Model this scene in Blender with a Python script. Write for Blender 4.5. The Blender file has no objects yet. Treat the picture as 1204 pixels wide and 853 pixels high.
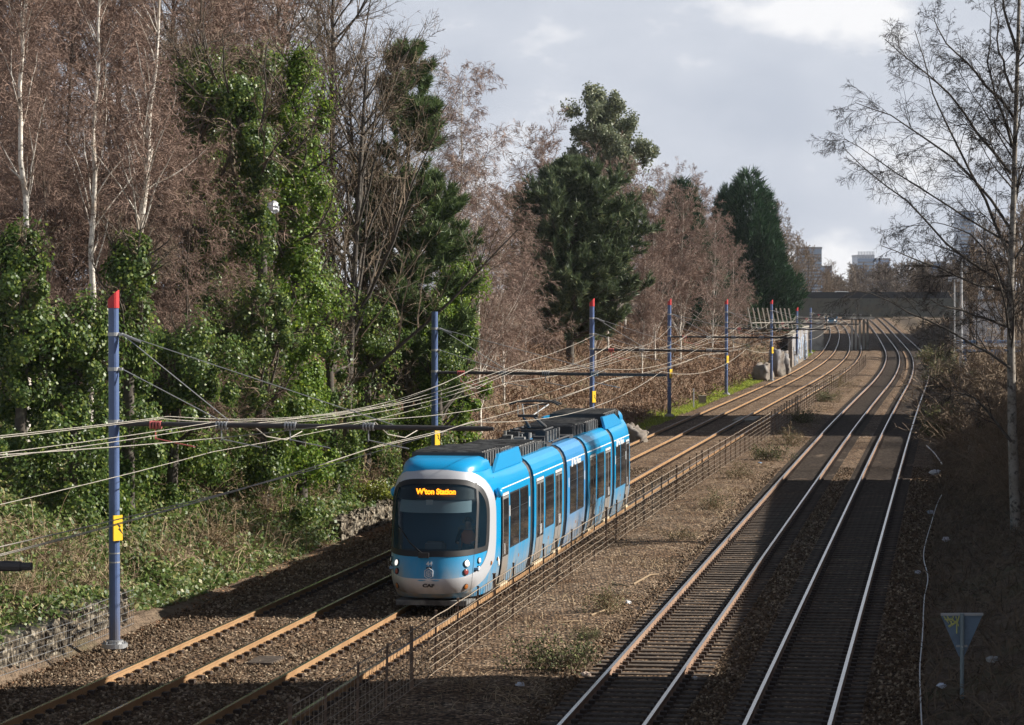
import bpy, bmesh, math, random
import numpy as np
from mathutils import Vector, Matrix

S = bpy.context.scene
COL = S.collection
R_ = math.radians

# ------------------------------------------------------------------ camera
cam = bpy.data.cameras.new("camera"); cam_o = bpy.data.objects.new("camera", cam); COL.objects.link(cam_o)
CAM_H = 7.8
FPX = 3430.0                       # focal length in photo pixels (1204 wide)
cam.sensor_width = 36.0; cam.sensor_fit = 'HORIZONTAL'
cam.lens = 36.0 * FPX / 1204.0
cam.clip_start = 0.5; cam.clip_end = 20000
cam_o.location = (0, 0, CAM_H)
cam_o.rotation_euler = (R_(90) - math.atan(86.5 / FPX), 0, 0)
S.camera = cam_o
S.render.resolution_x = 1024; S.render.resolution_y = 725

# ------------------------------------------------------------------ light
SUN_EL, SUN_AZ = 31.0, 7.0        # azimuth measured from +X towards +Y
sd = Vector((math.cos(R_(SUN_EL)) * math.cos(R_(SUN_AZ)), math.cos(R_(SUN_EL)) * math.sin(R_(SUN_AZ)), math.sin(R_(SUN_EL))))
sun = bpy.data.lights.new("sun", 'SUN'); sun.energy = 5.0; sun.angle = R_(0.5); sun.color = (1.0, 0.945, 0.86)
sun_o = bpy.data.objects.new("sun", sun); COL.objects.link(sun_o)
sun_o.rotation_euler = sd.to_track_quat('Z', 'Y').to_euler(); sun_o.location = (60, 40, 80)

W = bpy.data.worlds.new("World"); S.world = W; W.use_nodes = True
nt = W.node_tree; nt.nodes.clear()
def N(t, typ, **kw):
    n = t.nodes.new(typ)
    for k, v in kw.items():
        if k.startswith('i_'):
            n.inputs[k[2:]].default_value = v
        else:
            setattr(n, k, v)
    return n
def world():
    L = nt.links
    out = N(nt, 'ShaderNodeOutputWorld')
    sky = N(nt, 'ShaderNodeTexSky', sky_type='NISHITA', sun_disc=False)
    sky.sun_elevation = R_(SUN_EL); sky.sun_rotation = R_(90 - SUN_AZ)
    sky.air_density = 1.0; sky.dust_density = 1.5; sky.ozone_density = 1.0
    b1 = N(nt, 'ShaderNodeBackground'); b1.inputs[1].default_value = 0.027
    L.new(sky.outputs[0], b1.inputs[0])
    # thin cloud: a bank of cloud low over the horizon that breaks up higher in the sky
    tc = N(nt, 'ShaderNodeTexCoord')
    mp = N(nt, 'ShaderNodeMapping'); mp.inputs['Scale'].default_value = (1, 1, 1.9); mp.inputs['Location'].default_value = (0.31, 0.0, 0.43)
    L.new(tc.outputs['Generated'], mp.inputs[0])
    n1 = N(nt, 'ShaderNodeTexNoise'); n1.inputs['Scale'].default_value = 12.0; n1.inputs['Detail'].default_value = 7; n1.inputs['Roughness'].default_value = 0.52
    L.new(mp.outputs[0], n1.inputs['Vector'])
    cr = N(nt, 'ShaderNodeValToRGB'); e = cr.color_ramp.elements
    e[0].position = 0.36; e[0].color = (0.315, 0.342, 0.395, 1)
    e[1].position = 0.61; e[1].color = (0.56, 0.56, 0.57, 1)
    m = cr.color_ramp.elements.new(0.53); m.color = (0.37, 0.393, 0.44, 1)
    L.new(n1.outputs['Fac'], cr.inputs[0])
    b2 = N(nt, 'ShaderNodeBackground'); b2.inputs[1].default_value = 1.0
    L.new(cr.outputs[0], b2.inputs[0])
    sx = N(nt, 'ShaderNodeSeparateXYZ'); L.new(tc.outputs['Generated'], sx.inputs[0])
    mr = N(nt, 'ShaderNodeMapRange', interpolation_type='SMOOTHSTEP'); mr.inputs[1].default_value = 0.12; mr.inputs[2].default_value = 0.27
    mr.inputs[3].default_value = 1.0; mr.inputs[4].default_value = 0.05
    L.new(sx.outputs[2], mr.inputs[0])
    # the cloud bank behind the camera is brightened to add fill light
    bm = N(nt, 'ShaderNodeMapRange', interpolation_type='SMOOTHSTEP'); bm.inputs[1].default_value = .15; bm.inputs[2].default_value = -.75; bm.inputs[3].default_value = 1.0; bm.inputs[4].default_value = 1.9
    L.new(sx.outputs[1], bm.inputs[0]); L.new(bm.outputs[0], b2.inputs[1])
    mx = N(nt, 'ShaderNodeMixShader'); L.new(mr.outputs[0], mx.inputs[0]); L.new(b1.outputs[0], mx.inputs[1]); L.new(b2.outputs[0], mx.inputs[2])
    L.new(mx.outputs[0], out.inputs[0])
world()
S.view_settings.view_transform = 'Standard'; S.view_settings.look = 'None'; S.view_settings.gamma = 1.0
S.view_settings.exposure = 0.8; S.view_settings.use_curve_mapping = False
S.cycles.max_bounces = 5; S.cycles.diffuse_bounces = 2; S.cycles.glossy_bounces = 3; S.cycles.transmission_bounces = 4
S.cycles.transparent_max_bounces = 12; S.cycles.volume_bounces = 0
S.cycles.use_denoising = True; S.cycles.denoiser = 'OPENIMAGEDENOISE'; S.cycles.denoising_input_passes = 'RGB_ALBEDO_NORMAL'; S.cycles.denoising_prefilter = 'ACCURATE'
S.cycles.caustics_reflective = False; S.cycles.caustics_refractive = False

# ------------------------------------------------------------------ helpers
def tag(o, label=None, cat=None, group=None, kind=None):
    if label: o['label'] = label
    if cat: o['category'] = cat
    if group: o['group'] = group
    if kind: o['kind'] = kind
    return o
def thing(name, label, cat, loc=(0, 0, 0), rz=0.0, group=None):
    o = bpy.data.objects.new(name, None); COL.objects.link(o); o.empty_display_size = 0.3
    o.location = loc; o.rotation_euler = (0, 0, rz)
    return tag(o, label, cat, group)
KIDS = {}
def link(name, me, parent=None, loc=None):
    o = bpy.data.objects.new(name, me); COL.objects.link(o)
    if parent is not None:
        o.parent = parent; KIDS.setdefault(parent.name, []).append(o)
    if loc is not None: o.location = loc
    return o
def dup(root, loc=None, rz=None, scale=None, label=None, group=None):
    def rec(o, p):
        c = o.copy(); COL.objects.link(c)
        if p is not None:
            c.parent = p; KIDS.setdefault(p.name, []).append(c)
        for k in list(KIDS.get(o.name, [])): rec(k, c)
        return c
    r = rec(root, None)
    if loc is not None: r.location = loc
    if rz is not None: r.rotation_euler = (0, 0, rz)
    if scale is not None: r.scale = scale if hasattr(scale, '__len__') else (scale,) * 3
    if label: r['label'] = label
    if group: r['group'] = group
    return r
def place(root, loc, rz=0.0, scale=1.0):
    root.location = loc; root.rotation_euler = (0, 0, rz); root.scale = scale if hasattr(scale, '__len__') else (scale,) * 3
    return root

def npmesh(name, V, faces, mats, midx=None, smooth=False):
    """V (n,3); faces: list of int arrays (m,k); midx: list of per-array material index (int or array)."""
    me = bpy.data.meshes.new(name)
    V = np.ascontiguousarray(V, dtype=np.float32)
    faces = [np.asarray(f, dtype=np.int32) for f in faces if len(f)]
    me.vertices.add(len(V)); me.vertices.foreach_set('co', V.ravel())
    nl = sum(f.size for f in faces); nf = sum(len(f) for f in faces)
    me.loops.add(nl); me.polygons.add(nf)
    me.loops.foreach_set('vertex_index', np.concatenate([f.ravel() for f in faces]))
    tot = np.concatenate([np.full(len(f), f.shape[1], np.int32) for f in faces])
    st = np.concatenate([[0], np.cumsum(tot)[:-1]]).astype(np.int32)
    me.polygons.foreach_set('loop_start', st)
    try: me.polygons.foreach_set('loop_total', tot)
    except Exception: pass
    if midx is not None:
        mi = np.concatenate([np.full(len(f), m, np.int32) if np.isscalar(m) else np.asarray(m, np.int32) for f, m in zip(faces, midx)])
        me.polygons.foreach_set('material_index', mi)
    me.polygons.foreach_set('use_smooth', np.full(nf, smooth))
    for m in (mats if isinstance(mats, (list, tuple)) else [mats]): me.materials.append(m)
    me.update(calc_edges=True); me.validate()
    return me

class MB:
    """collects simple shapes into one mesh"""
    def __init__(s): s.v = []; s.f = []; s.m = []
    def add(s, verts, faces, mi=0):
        b = len(s.v); s.v += [tuple(p) for p in verts]
        for f in faces: s.f.append([b + i for i in f]); s.m.append(mi)
        return s
    def box(s, c, d, mi=0, rz=0.0, rx=0.0, ry=0.0):
        x, y, z = d[0] / 2, d[1] / 2, d[2] / 2
        M = Matrix.Rotation(rz, 3, 'Z') @ Matrix.Rotation(ry, 3, 'Y') @ Matrix.Rotation(rx, 3, 'X')
        P = [Vector(c) + M @ Vector((i * x, j * y, k * z)) for k in (-1, 1) for j in (-1, 1) for i in (-1, 1)]
        return s.add(P, [(0, 2, 3, 1), (4, 5, 7, 6), (0, 1, 5, 4), (2, 6, 7, 3), (0, 4, 6, 2), (1, 3, 7, 5)], mi)
    def tube(s, pts, r, n=8, mi=0, cap=True):
        pts = [Vector(p) for p in pts]; K = len(pts)
        rs = r if hasattr(r, '__len__') else [r] * K
        V = []
        a0 = None
        for k, p in enumerate(pts):
            t = (pts[min(k + 1, K - 1)] - pts[max(k - 1, 0)]).normalized()
            if a0 is None:
                ref = Vector((0, 0, 1)) if abs(t.z) < 0.9 else Vector((1, 0, 0))
                a0 = t.cross(ref).normalized()
            a0 = (a0 - t * a0.dot(t)).normalized(); b0 = t.cross(a0)
            for i in range(n):
                an = 2 * math.pi * i / n
                V.append(p + (a0 * math.cos(an) + b0 * math.sin(an)) * rs[k])
        F = [(k * n + i, k * n + (i + 1) % n, (k + 1) * n + (i + 1) % n, (k + 1) * n + i) for k in range(K - 1) for i in range(n)]
        if cap: F += [tuple(range(n))[::-1], tuple((K - 1) * n + i for i in range(n))]
        return s.add(V, F, mi)
    def prism(s, poly, y0, y1, mi=0, axis='y'):
        """polygon in (x,z) extruded along y (or (y,z) along x, (x,y) along z)"""
        n = len(poly)
        def P(a, b, t): return {'y': (a, t, b), 'x': (t, a, b), 'z': (a, b, t)}[axis]
        V = [P(a, b, y0) for a, b in poly] + [P(a, b, y1) for a, b in poly]
        F = [tuple(range(n)), tuple(range(2 * n - 1, n - 1, -1))] + [(i, i + n, (i + 1) % n + n, (i + 1) % n) for i in range(n)]
        return s.add(V, F, mi)
    def grid(s, P, mi=0, closed=False):
        """P[i][j] points"""
        a, b = len(P), len(P[0])
        V = [p for row in P for p in row]
        F = [(i * b + j, i * b + (j + 1) % b, (i + 1) * b + (j + 1) % b, (i + 1) * b + j) for i in range(a - 1) for j in range(b if closed else b - 1)]
        return s.add(V, F, mi)
    def ball(s, c, r, mi=0, n=10):
        rr = r if hasattr(r, '__len__') else (r, r, r)
        P = []
        for i in range(n + 1):
            th = math.pi * (0.02 + 0.96 * i / n)
            P.append([(c[0] + rr[0] * math.sin(th) * math.cos(2 * math.pi * j / (2 * n)), c[1] + rr[1] * math.sin(th) * math.sin(2 * math.pi * j / (2 * n)), c[2] + rr[2] * math.cos(th)) for j in range(2 * n)])
        return s.grid(P, mi, closed=True)
    def mesh(s, name, mats, smooth=False, bevel=0.0, recalc=True):
        me = bpy.data.meshes.new(name); me.from_pydata(s.v, [], s.f)
        for m in (mats if isinstance(mats, (list, tuple)) else [mats]): me.materials.append(m)
        me.polygons.foreach_set('material_index', s.m)
        if recalc or bevel:
            bm = bmesh.new(); bm.from_mesh(me)
            if recalc: bmesh.ops.recalc_face_normals(bm, faces=bm.faces)
            if bevel: bmesh.ops.bevel(bm, geom=list(bm.edges), offset=bevel, segments=2, affect='EDGES', clamp_overlap=True)
            bm.to_mesh(me); bm.free()
        me.polygons.foreach_set('use_smooth', [smooth] * len(me.polygons))
        me.update()
        return me
    def build(s, name, mats, parent=None, **kw):
        return link(name, s.mesh(name, mats, **kw), parent)

# ------------------------------------------------------------------ materials
def mat(name, col, rough=0.7, metal=0.0, spec=0.5, noise=None, bump=None, emit=None, island=None, translucent=0.0, coat=0.0, stain=None):
    """noise: (scale, col2, lo, hi); bump: (scale, strength, dist); island: second colour mixed by random per island;
    stain: (col, z_lo, z_hi, scale) dirt fixed to the thing (object z)"""
    m = bpy.data.materials.new(name); m.use_nodes = True
    t = m.node_tree; L = t.links; p = t.nodes['Principled BSDF']; out = t.nodes['Material Output']
    p.inputs['Base Color'].default_value = (*col, 1); p.inputs['Roughness'].default_value = rough
    p.inputs['Metallic'].default_value = metal; p.inputs['Specular IOR Level'].default_value = spec
    if coat: p.inputs['Coat Weight'].default_value = coat; p.inputs['Coat Roughness'].default_value = 0.05
    src = None
    tc = None
    if noise or bump or stain: tc = N(t, 'ShaderNodeTexCoord')
    def mixc(fac, a, b):
        mx = N(t, 'ShaderNodeMix', data_type='RGBA')
        if fac is not None: L.new(fac, mx.inputs['Factor'])
        if isinstance(a, tuple): mx.inputs['A'].default_value = (*a, 1)
        else: L.new(a, mx.inputs['A'])
        if isinstance(b, tuple): mx.inputs['B'].default_value = (*b, 1)
        else: L.new(b, mx.inputs['B'])
        return mx.outputs['Result']
    src = col
    if island:
        g = N(t, 'ShaderNodeNewGeometry')
        for k, c2 in enumerate(island):
            mr = N(t, 'ShaderNodeMapRange'); lo, hi = c2[3], c2[4]
            mr.inputs[1].default_value = lo; mr.inputs[2].default_value = hi
            L.new(g.outputs['Random Per Island'], mr.inputs[0])
            src = mixc(mr.outputs[0], src, tuple(c2[:3]))
    if noise:
        for nz in (noise if isinstance(noise, list) else [noise]):
            nn = N(t, 'ShaderNodeTexNoise'); nn.inputs['Scale'].default_value = nz[0]; nn.inputs['Detail'].default_value = 5; nn.inputs['Roughness'].default_value = 0.62
            L.new(tc.outputs['Object'], nn.inputs['Vector'])
            mr = N(t, 'ShaderNodeMapRange'); mr.inputs[1].default_value = nz[2]; mr.inputs[2].default_value = nz[3]
            L.new(nn.outputs['Fac'], mr.inputs[0]); src = mixc(mr.outputs[0], src, tuple(nz[1]))
    if stain:
        c2, z0, z1, sc = stain
        sx = N(t, 'ShaderNodeSeparateXYZ'); L.new(tc.outputs['Object'], sx.inputs[0])
        mp = N(t, 'ShaderNodeMapping'); mp.inputs['Scale'].default_value = (1, 1, 0.18); L.new(tc.outputs['Object'], mp.inputs[0])
        nn = N(t, 'ShaderNodeTexNoise'); nn.inputs['Scale'].default_value = sc; nn.inputs['Detail'].default_value = 6; L.new(mp.outputs[0], nn.inputs['Vector'])
        mr = N(t, 'ShaderNodeMapRange'); mr.inputs[1].default_value = z1; mr.inputs[2].default_value = z0; L.new(sx.outputs[2], mr.inputs[0])
        mu = N(t, 'ShaderNodeMath', operation='MULTIPLY'); L.new(mr.outputs[0], mu.inputs[0])
        m2 = N(t, 'ShaderNodeMapRange'); m2.inputs[1].default_value = 0.3; m2.inputs[2].default_value = 0.65; L.new(nn.outputs['Fac'], m2.inputs[0])
        L.new(m2.outputs[0], mu.inputs[1]); src = mixc(mu.outputs[0], src, tuple(c2))
    if not isinstance(src, tuple): L.new(src, p.inputs['Base Color'])
    if bump:
        nn = N(t, 'ShaderNodeTexNoise'); nn.inputs['Scale'].default_value = bump[0]; nn.inputs['Detail'].default_value = 4
        L.new(tc.outputs['Object'], nn.inputs['Vector'])
        b = N(t, 'ShaderNodeBump'); b.inputs['Strength'].default_value = bump[1]; b.inputs['Distance'].default_value = bump[2]
        L.new(nn.outputs['Fac'], b.inputs['Height']); L.new(b.outputs[0], p.inputs['Normal'])
    if emit: p.inputs['Emission Color'].default_value = (*emit[:3], 1); p.inputs['Emission Strength'].default_value = emit[3]
    if translucent:
        tr = N(t, 'ShaderNodeBsdfTranslucent')
        if isinstance(src, tuple): tr.inputs[0].default_value = (*src, 1)
        else: L.new(src, tr.inputs[0])
        ms = N(t, 'ShaderNodeMixShader'); ms.inputs[0].default_value = translucent
        L.new(p.outputs[0], ms.inputs[1]); L.new(tr.outputs[0], ms.inputs[2]); L.new(ms.outputs[0], out.inputs[0])
    return m

def stone_mat(name, cols, scale, big, bumpd=0.02, rough=0.9):
    """crushed stone: a voronoi cell per stone, tinted, over larger stains"""
    m = bpy.data.materials.new(name); m.use_nodes = True
    t = m.node_tree; L = t.links; p = t.nodes['Principled BSDF']; p.inputs['Roughness'].default_value = rough; p.inputs['Specular IOR Level'].default_value = 0.25
    g = N(t, 'ShaderNodeTexCoord')
    v = N(t, 'ShaderNodeTexVoronoi'); v.inputs['Scale'].default_value = scale; L.new(g.outputs['Object'], v.inputs['Vector'])
    sep = N(t, 'ShaderNodeSeparateColor'); L.new(v.outputs['Color'], sep.inputs[0])
    cr = N(t, 'ShaderNodeValToRGB'); cr.color_ramp.interpolation = 'LINEAR'
    el = cr.color_ramp.elements
    while len(el) < len(cols): el.new(0.5)
    for i, c in enumerate(cols): el[i].position = c[3]; el[i].color = (*c[:3], 1)
    L.new(sep.outputs[0], cr.inputs[0])
    n = N(t, 'ShaderNodeTexNoise'); n.inputs['Scale'].default_value = big[0]; n.inputs['Detail'].default_value = 6; L.new(g.outputs['Object'], n.inputs['Vector'])
    mr = N(t, 'ShaderNodeMapRange'); mr.inputs[1].default_value = 0.42; mr.inputs[2].default_value = 0.68; L.new(n.outputs['Fac'], mr.inputs[0])
    mx = N(t, 'ShaderNodeMix', data_type='RGBA', blend_type='MULTIPLY'); L.new(mr.outputs[0], mx.inputs['Factor']); L.new(cr.outputs[0], mx.inputs['A']); mx.inputs['B'].default_value = (*big[1], 1)
    # grit finer than the stones
    n2 = N(t, 'ShaderNodeTexNoise'); n2.inputs['Scale'].default_value = scale * 2.2; n2.inputs['Detail'].default_value = 3; L.new(g.outputs['Object'], n2.inputs['Vector'])
    mr2 = N(t, 'ShaderNodeMapRange'); mr2.inputs[1].default_value = 0.3; mr2.inputs[2].default_value = 0.7; mr2.inputs[3].default_value = 0.55; mr2.inputs[4].default_value = 1.35; L.new(n2.outputs['Fac'], mr2.inputs[0])
    mx2 = N(t, 'ShaderNodeMix', data_type='RGBA', blend_type='MULTIPLY'); mx2.inputs['Factor'].default_value = 1.0; L.new(mx.outputs['Result'], mx2.inputs['A']); L.new(mr2.outputs[0], mx2.inputs['B'])
    mr3 = N(t, 'ShaderNodeMapRange'); mr3.inputs[1].default_value = .3; mr3.inputs[2].default_value = .75; mr3.inputs[3].default_value = 1.15; mr3.inputs[4].default_value = .35; L.new(v.outputs['Distance'], mr3.inputs[0])  # shade in the gaps between stones, put into the colour
    mx3 = N(t, 'ShaderNodeMix', data_type='RGBA', blend_type='MULTIPLY'); mx3.inputs['Factor'].default_value = 1.0; L.new(mx2.outputs['Result'], mx3.inputs['A']); L.new(mr3.outputs[0], mx3.inputs['B'])
    L.new(mx3.outputs['Result'], p.inputs['Base Color'])
    b = N(t, 'ShaderNodeBump'); b.inputs['Strength'].default_value = 1.0; b.inputs['Distance'].default_value = bumpd; b.invert = True
    L.new(v.outputs['Distance'], b.inputs['Height']); L.new(b.outputs[0], p.inputs['Normal'])
    return m

M = {}
M['ballast'] = stone_mat('ballast_stone', [(.03, .02, .013, 0.0), (.175, .112, .068, .35), (.285, .19, .115, .75), (.57, .43, .30, 1.0)], 12.0, (0.55, (.62, .52, .42)), 0.05)
M['soil'] = mat('bank_soil', (.20, .145, .10), 0.95, spec=.2, noise=[(1.3, (.09, .065, .045), .4, .65), (14, (.24, .17, .11), .5, .72), (0.35, (.10, .095, .045), .5, .7)], bump=(9, 1.0, .12))
M['rust'] = mat('tram_rail_rust', (.35, .215, .11), .8, spec=.25, noise=[(1.2, (.27, .15, .07), .4, .7), (22, (.20, .11, .055), .55, .75)])
M['rust2'] = mat('railway_rail_rust', (.30, .20, .14), .8, spec=.25, noise=[(.9, (.20, .12, .08), .4, .7)])
M['polish'] = mat('polished_rail_head', (.62, .60, .58), .26, metal=1.0)
M['sleeper'] = mat('weathered_sleeper', (.13, .105, .085), .9, spec=.2, noise=[(7, (.07, .055, .045), .4, .65)])
M['clip'] = mat('rail_fastening', (.045, .03, .022), .8)
M['concrete'] = mat('old_concrete', (.36, .33, .28), .9, spec=.2, noise=[(1.6, (.20, .18, .15), .45, .7), (12, (.26, .24, .2), .5, .7)], bump=(10, .5, .03))
M['pole'] = mat('blue_pole_paint', (.10, .155, .31), .42, noise=[(2.0, (.075, .12, .25), .4, .7)], stain=((.13, .12, .12), 0.0, 1.6, 5))
M['red'] = mat('red_cap_paint', (.55, .035, .04), .5)
M['galv'] = mat('galvanised_steel', (.42, .43, .44), .5, metal=.6)
M['arm'] = mat('dark_arm_tube', (.06, .055, .055), .6)
M['wire'] = mat('overhead_wire', (.42, .385, .33), .55, metal=.3)
M['insul'] = mat('pink_insulator', (.62, .16, .15), .5)
M['yellow'] = mat('yellow_plate', (.75, .46, .01), .5)
M['black'] = mat('black_paint', (.012, .012, .013), .5)
M['fence'] = mat('fence_steel', (.25, .165, .11), .7, noise=[(3, (.09, .06, .045), .45, .6)])
M['white'] = mat('white_paint', (.78, .78, .77), .5)

# ------------------------------------------------------------------ track alignment (x of each track centre at distance y)
TC = {1: (-16.7371, .1594, .0192, -.1601, .0991), 2: (-13.1244, .1577, .0348, -.1883, .1175),
      3: (-6.2375, .1506, .0314, -.1625, .119), 4: (-2.8882, .15, .023, -.1463, .1184)}
def T(i, y):
    a = TC[i]; y = np.asarray(y, dtype=float)
    return a[0] + a[1] * y + a[2] * np.maximum(y - 130, 0) ** 2 / 1e3 + a[3] * np.maximum(y - 230, 0) ** 2 / 1e3 + a[4] * np.maximum(y - 380, 0) ** 2 / 1e3
def dT(i, y): return (T(i, y + .5) - T(i, y - .5))
def sst(x, a, b):
    t = np.clip((x - a) / (b - a), 0, 1); return t * t * (3 - 2 * t)
def wob(x, y, s, seed=0):
    """smooth pseudo noise -1..1"""
    r = np.random.default_rng(seed); v = 0
    for k in range(6):
        a, b, c = r.uniform(-1, 1, 3) * s * (1 + .5 * k); v = v + np.sin(a * x * 2 + b * y * 2 + c * 9) / (1 + .35 * k)
    return v / 3.0
def ground(x, y):
    x = np.asarray(x, float); y = np.asarray(y, float)
    u = T(1, y) - x; v = x - T(4, y)
    cut = sst(y, 284, 294) * (1 - sst(y, 338, 348))          # bank held back by the retaining wall
    toe = 3.3 - .7 * sst(y, 180, 260)
    hl = 4.3 * sst(u, toe - .3, toe + 10.5) + 1.0 * sst(u, 14, 26) + 0.75 * sst(u, toe - .1, toe + .8) * (1 - sst(y, 66, 76)) + cut * 2.6 * sst(u, 2.65, 3.5) * (1 - .8 * sst(u, 4, 12))
    hr = 1.1 * sst(v, 3.2, 7.5) + 1.2 * sst(v, 8, 16) + 3.0 * sst(v, 40, 80)
    rough = .16 * wob(x, y, .9, 3) * (sst(u, toe, toe + 2) + sst(v, 3, 5)) + .5 * wob(x, y, .16, 4) * sst(u, toe + 2, toe + 6)
    rough = rough * (1 - sst(np.abs(x), 150, 300)) 
    return -.30 + hl + hr + rough
def bank_y(y0, y1, n): return np.linspace(y0, y1, n)

ys = np.concatenate([np.arange(-30, 40, 10), np.arange(40, 140, 1.0), np.arange(140, 320, 2.5), np.arange(320, 600, 8), np.arange(600, 1500, 60), np.array([1700, 2200, 3000, 4500, 7000, 12000])])
us = np.concatenate([-np.array([4000, 1500, 600, 250, 120, 70, 45, 34, 28]), -np.arange(24, 3, -.7), np.array([-2.6, 0.])])
vs = np.concatenate([np.array([0, 2.4]), np.arange(3, 18, .8), np.array([20, 24, 30, 38, 48, 60, 80, 120, 250, 600, 1500, 4000])])
def build_ground():
    rows = []
    for y in ys:
        c1, c4 = float(T(1, min(y, 1200))), float(T(4, min(y, 1200)))
        x = np.concatenate([c1 + us, c4 + vs]); rows.append(np.stack([x, np.full_like(x, y), ground(x, min(y, 1200))], 1))
    V = np.concatenate(rows); b = len(rows[0]); a = len(rows)
    i, j = np.meshgrid(np.arange(a - 1), np.arange(b - 1), indexing='ij'); q = (i * b + j).ravel()
    F = np.stack([q, q + 1, q + b + 1, q + b], 1)
    tag(link('ground', npmesh('ground', V, [F], M['soil'], smooth=True)), kind='structure')
build_ground()

def build_ballast():
    yy = np.concatenate([np.arange(38, 130, .5), np.arange(130, 300, 2), np.arange(300, 900, 8)])
    rows = []
    for y in yy:
        c = [float(T(i, y)) for i in (1, 2, 3, 4)]
        x = [c[0] - 3.3, c[0] - 2.9, c[0] - 2.2]
        z = [-.34, -.27, -.19]
        for k, i in enumerate((0, 1, 2, 3)):
            top = -.168 if i < 2 else -.195
            for dx in (-1.5, -1.1, -.75, -.4, 0, .4, .75, 1.1, 1.5): x.append(c[i] + dx); z.append(top)
            if i < 3:
                n = 12 if i == 1 else 2
                for q in range(1, n):
                    f = q / n; x.append(c[i] + 1.5 + (c[i + 1] - c[i] - 3.0) * f)
                    z.append((-.18 if i != 1 else -.17 + .06 * math.sin(f * math.pi)))
        x += [c[3] + 1.9, c[3] + 2.3, c[3] + 2.8]; z += [-.22, -.28, -.40]
        x = np.array(x); z = np.array(z) + .022 * wob(x * 3, np.full_like(x, y) * 3, 1.3, 8) + .02 * wob(x, np.full_like(x, y), 1.1, 9)
        rows.append(np.stack([x, np.full_like(x, y), z], 1))
    V = np.concatenate(rows); b = len(rows[0]); a = len(rows)
    i, j = np.meshgrid(np.arange(a - 1), np.arange(b - 1), indexing='ij'); q = (i * b + j).ravel()
    tag(link('ballast', npmesh('ballast', V, [np.stack([q, q + 1, q + b + 1, q + b], 1)], M['ballast'], smooth=True)), kind='structure')
build_ballast()

def sleeper_shape(mb, c, rz, tram):
    mb.box((c[0], c[1], c[2] - .09 - (.05 if tram else 0)), (2.5, .25, .18), 0, rz=rz)
    for s in (-1, 1):
        for d in (-1, 1):
            o = Vector((s * .753 + d * .12, 0, .03)); o.rotate(Matrix.Rotation(rz, 3, 'Z'))
            mb.box((c[0] + o.x, c[1] + o.y, c[2] + o.z), (.12, .17, .08), 1, rz=rz)
def build_track(i, label):
    tram = i < 3
    root = thing('tram_track' if tram else 'railway_track', label, 'rail track', (0, 0, 0), group='parallel tracks in the cutting')
    yy = np.concatenate([np.arange(36, 240, 2), np.arange(240, 520, 4), np.arange(520, 900, 10)])
    prof = [(-.036, 0), (.036, 0), (.036, -.042), (.011, -.055), (.011, -.135), (.07, -.15), (.07, -.162), (-.07, -.162), (-.07, -.15), (-.011, -.135), (-.011, -.055), (-.036, -.042)]
    for s in (-1, 1):
        mb = MB(); P = []
        for y in yy:
            d = Vector((float(dT(i, y)), 1, 0)).normalized(); nrm = Vector((d.y, -d.x, 0)); c = Vector((float(T(i, y)), y, 0)) + nrm * s * .753
            P.append([c + nrm * a + Vector((0, 0, b)) for a, b in prof])
        mb.grid(P, 0, closed=True)
        n = len(prof)
        for k in range(len(mb.f)):
            if k % n == 0: mb.m[k] = 1
        mb.build('rail', [M['rust'] if tram else M['rust2'], M['polish']], root, recalc=True)
    zt = -.163
    me = MB(); sleeper_shape(me, (0, 0, 0), 0, tram); me = me.mesh('sleeper', [M['sleeper'], M['clip']])
    y = 50.0; k = 0; rest = MB()
    rnd = random.Random(i)
    while y < 430:
        rz = -math.atan(float(dT(i, y)))
        if k < 100:
            o = link('sleeper', me, root); o.location = (float(T(i, y)), y, zt + rnd.uniform(-.006, .006)); o.rotation_euler = (0, 0, rz + rnd.uniform(-.012, .012))
        else: sleeper_shape(rest, (float(T(i, y)), y, zt), rz, tram)
        y += .65 * math.cos(rz); k += 1
    o = rest.build('sleepers_beyond', [M['sleeper'], M['clip']], root); o['kind'] = 'stuff'
    return root
def loose_stones():
    rng = np.random.default_rng(77); n = 90000
    y = 50 + 80 * rng.random(n) ** 1.7; a = T(1, y) - 3.2; b = T(4, y) + 2.4; x = a + (b - a) * rng.random(n)
    off = np.min(np.stack([np.abs(x - T(i, y)) for i in (3, 4)]), 0); keep = off > 1.3; x, y = x[keep], y[keep]; n = len(x)
    s = rng.uniform(.025, .055, n); z = -.165 + rng.uniform(-.01, .02, n) - .10 * sst(np.maximum(T(1, y) - 2.2 - x, x - T(4, y) - 1.9), 0, .9)
    d = rng.normal(size=(n, 3)); d /= np.linalg.norm(d, axis=1, keepdims=True); e = np.cross(d, rng.normal(size=(n, 3))); e /= np.linalg.norm(e, axis=1, keepdims=True); f = np.cross(d, e)
    c = np.stack([x, y, z], 1); q = rng.uniform(.7, 1.2, (n, 6)) * s[:, None]
    V = np.stack([c + d * q[:, :1], c - d * q[:, 1:2], c + e * q[:, 2:3], c - e * q[:, 3:4], c + f * q[:, 4:5] * .7, c - f * q[:, 5:6] * .7], 1).reshape(-1, 3)
    F = np.array([(0, 2, 4), (2, 1, 4), (1, 3, 4), (3, 0, 4), (2, 0, 5), (1, 2, 5), (3, 1, 5), (0, 3, 5)])
    F = (np.arange(n)[:, None, None] * 6 + F[None]).reshape(-1, 3)
    tag(link('ballast_stones', npmesh('ballast_stones', V, [F], mat('loose_stone', (.17, .115, .072), .9, spec=.2, island=[(.08, .055, .035, .0, .5), (.42, .33, .23, .7, 1.0)]))), kind='stuff')
loose_stones()
build_track(1, 'rusty orange tram track running closest to the wooded bank')
build_track(2, 'rusty orange tram track carrying the blue tram beside the wire fence')
build_track(3, 'railway track with bright rails next to the fence and weeds, half in sun')
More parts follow.
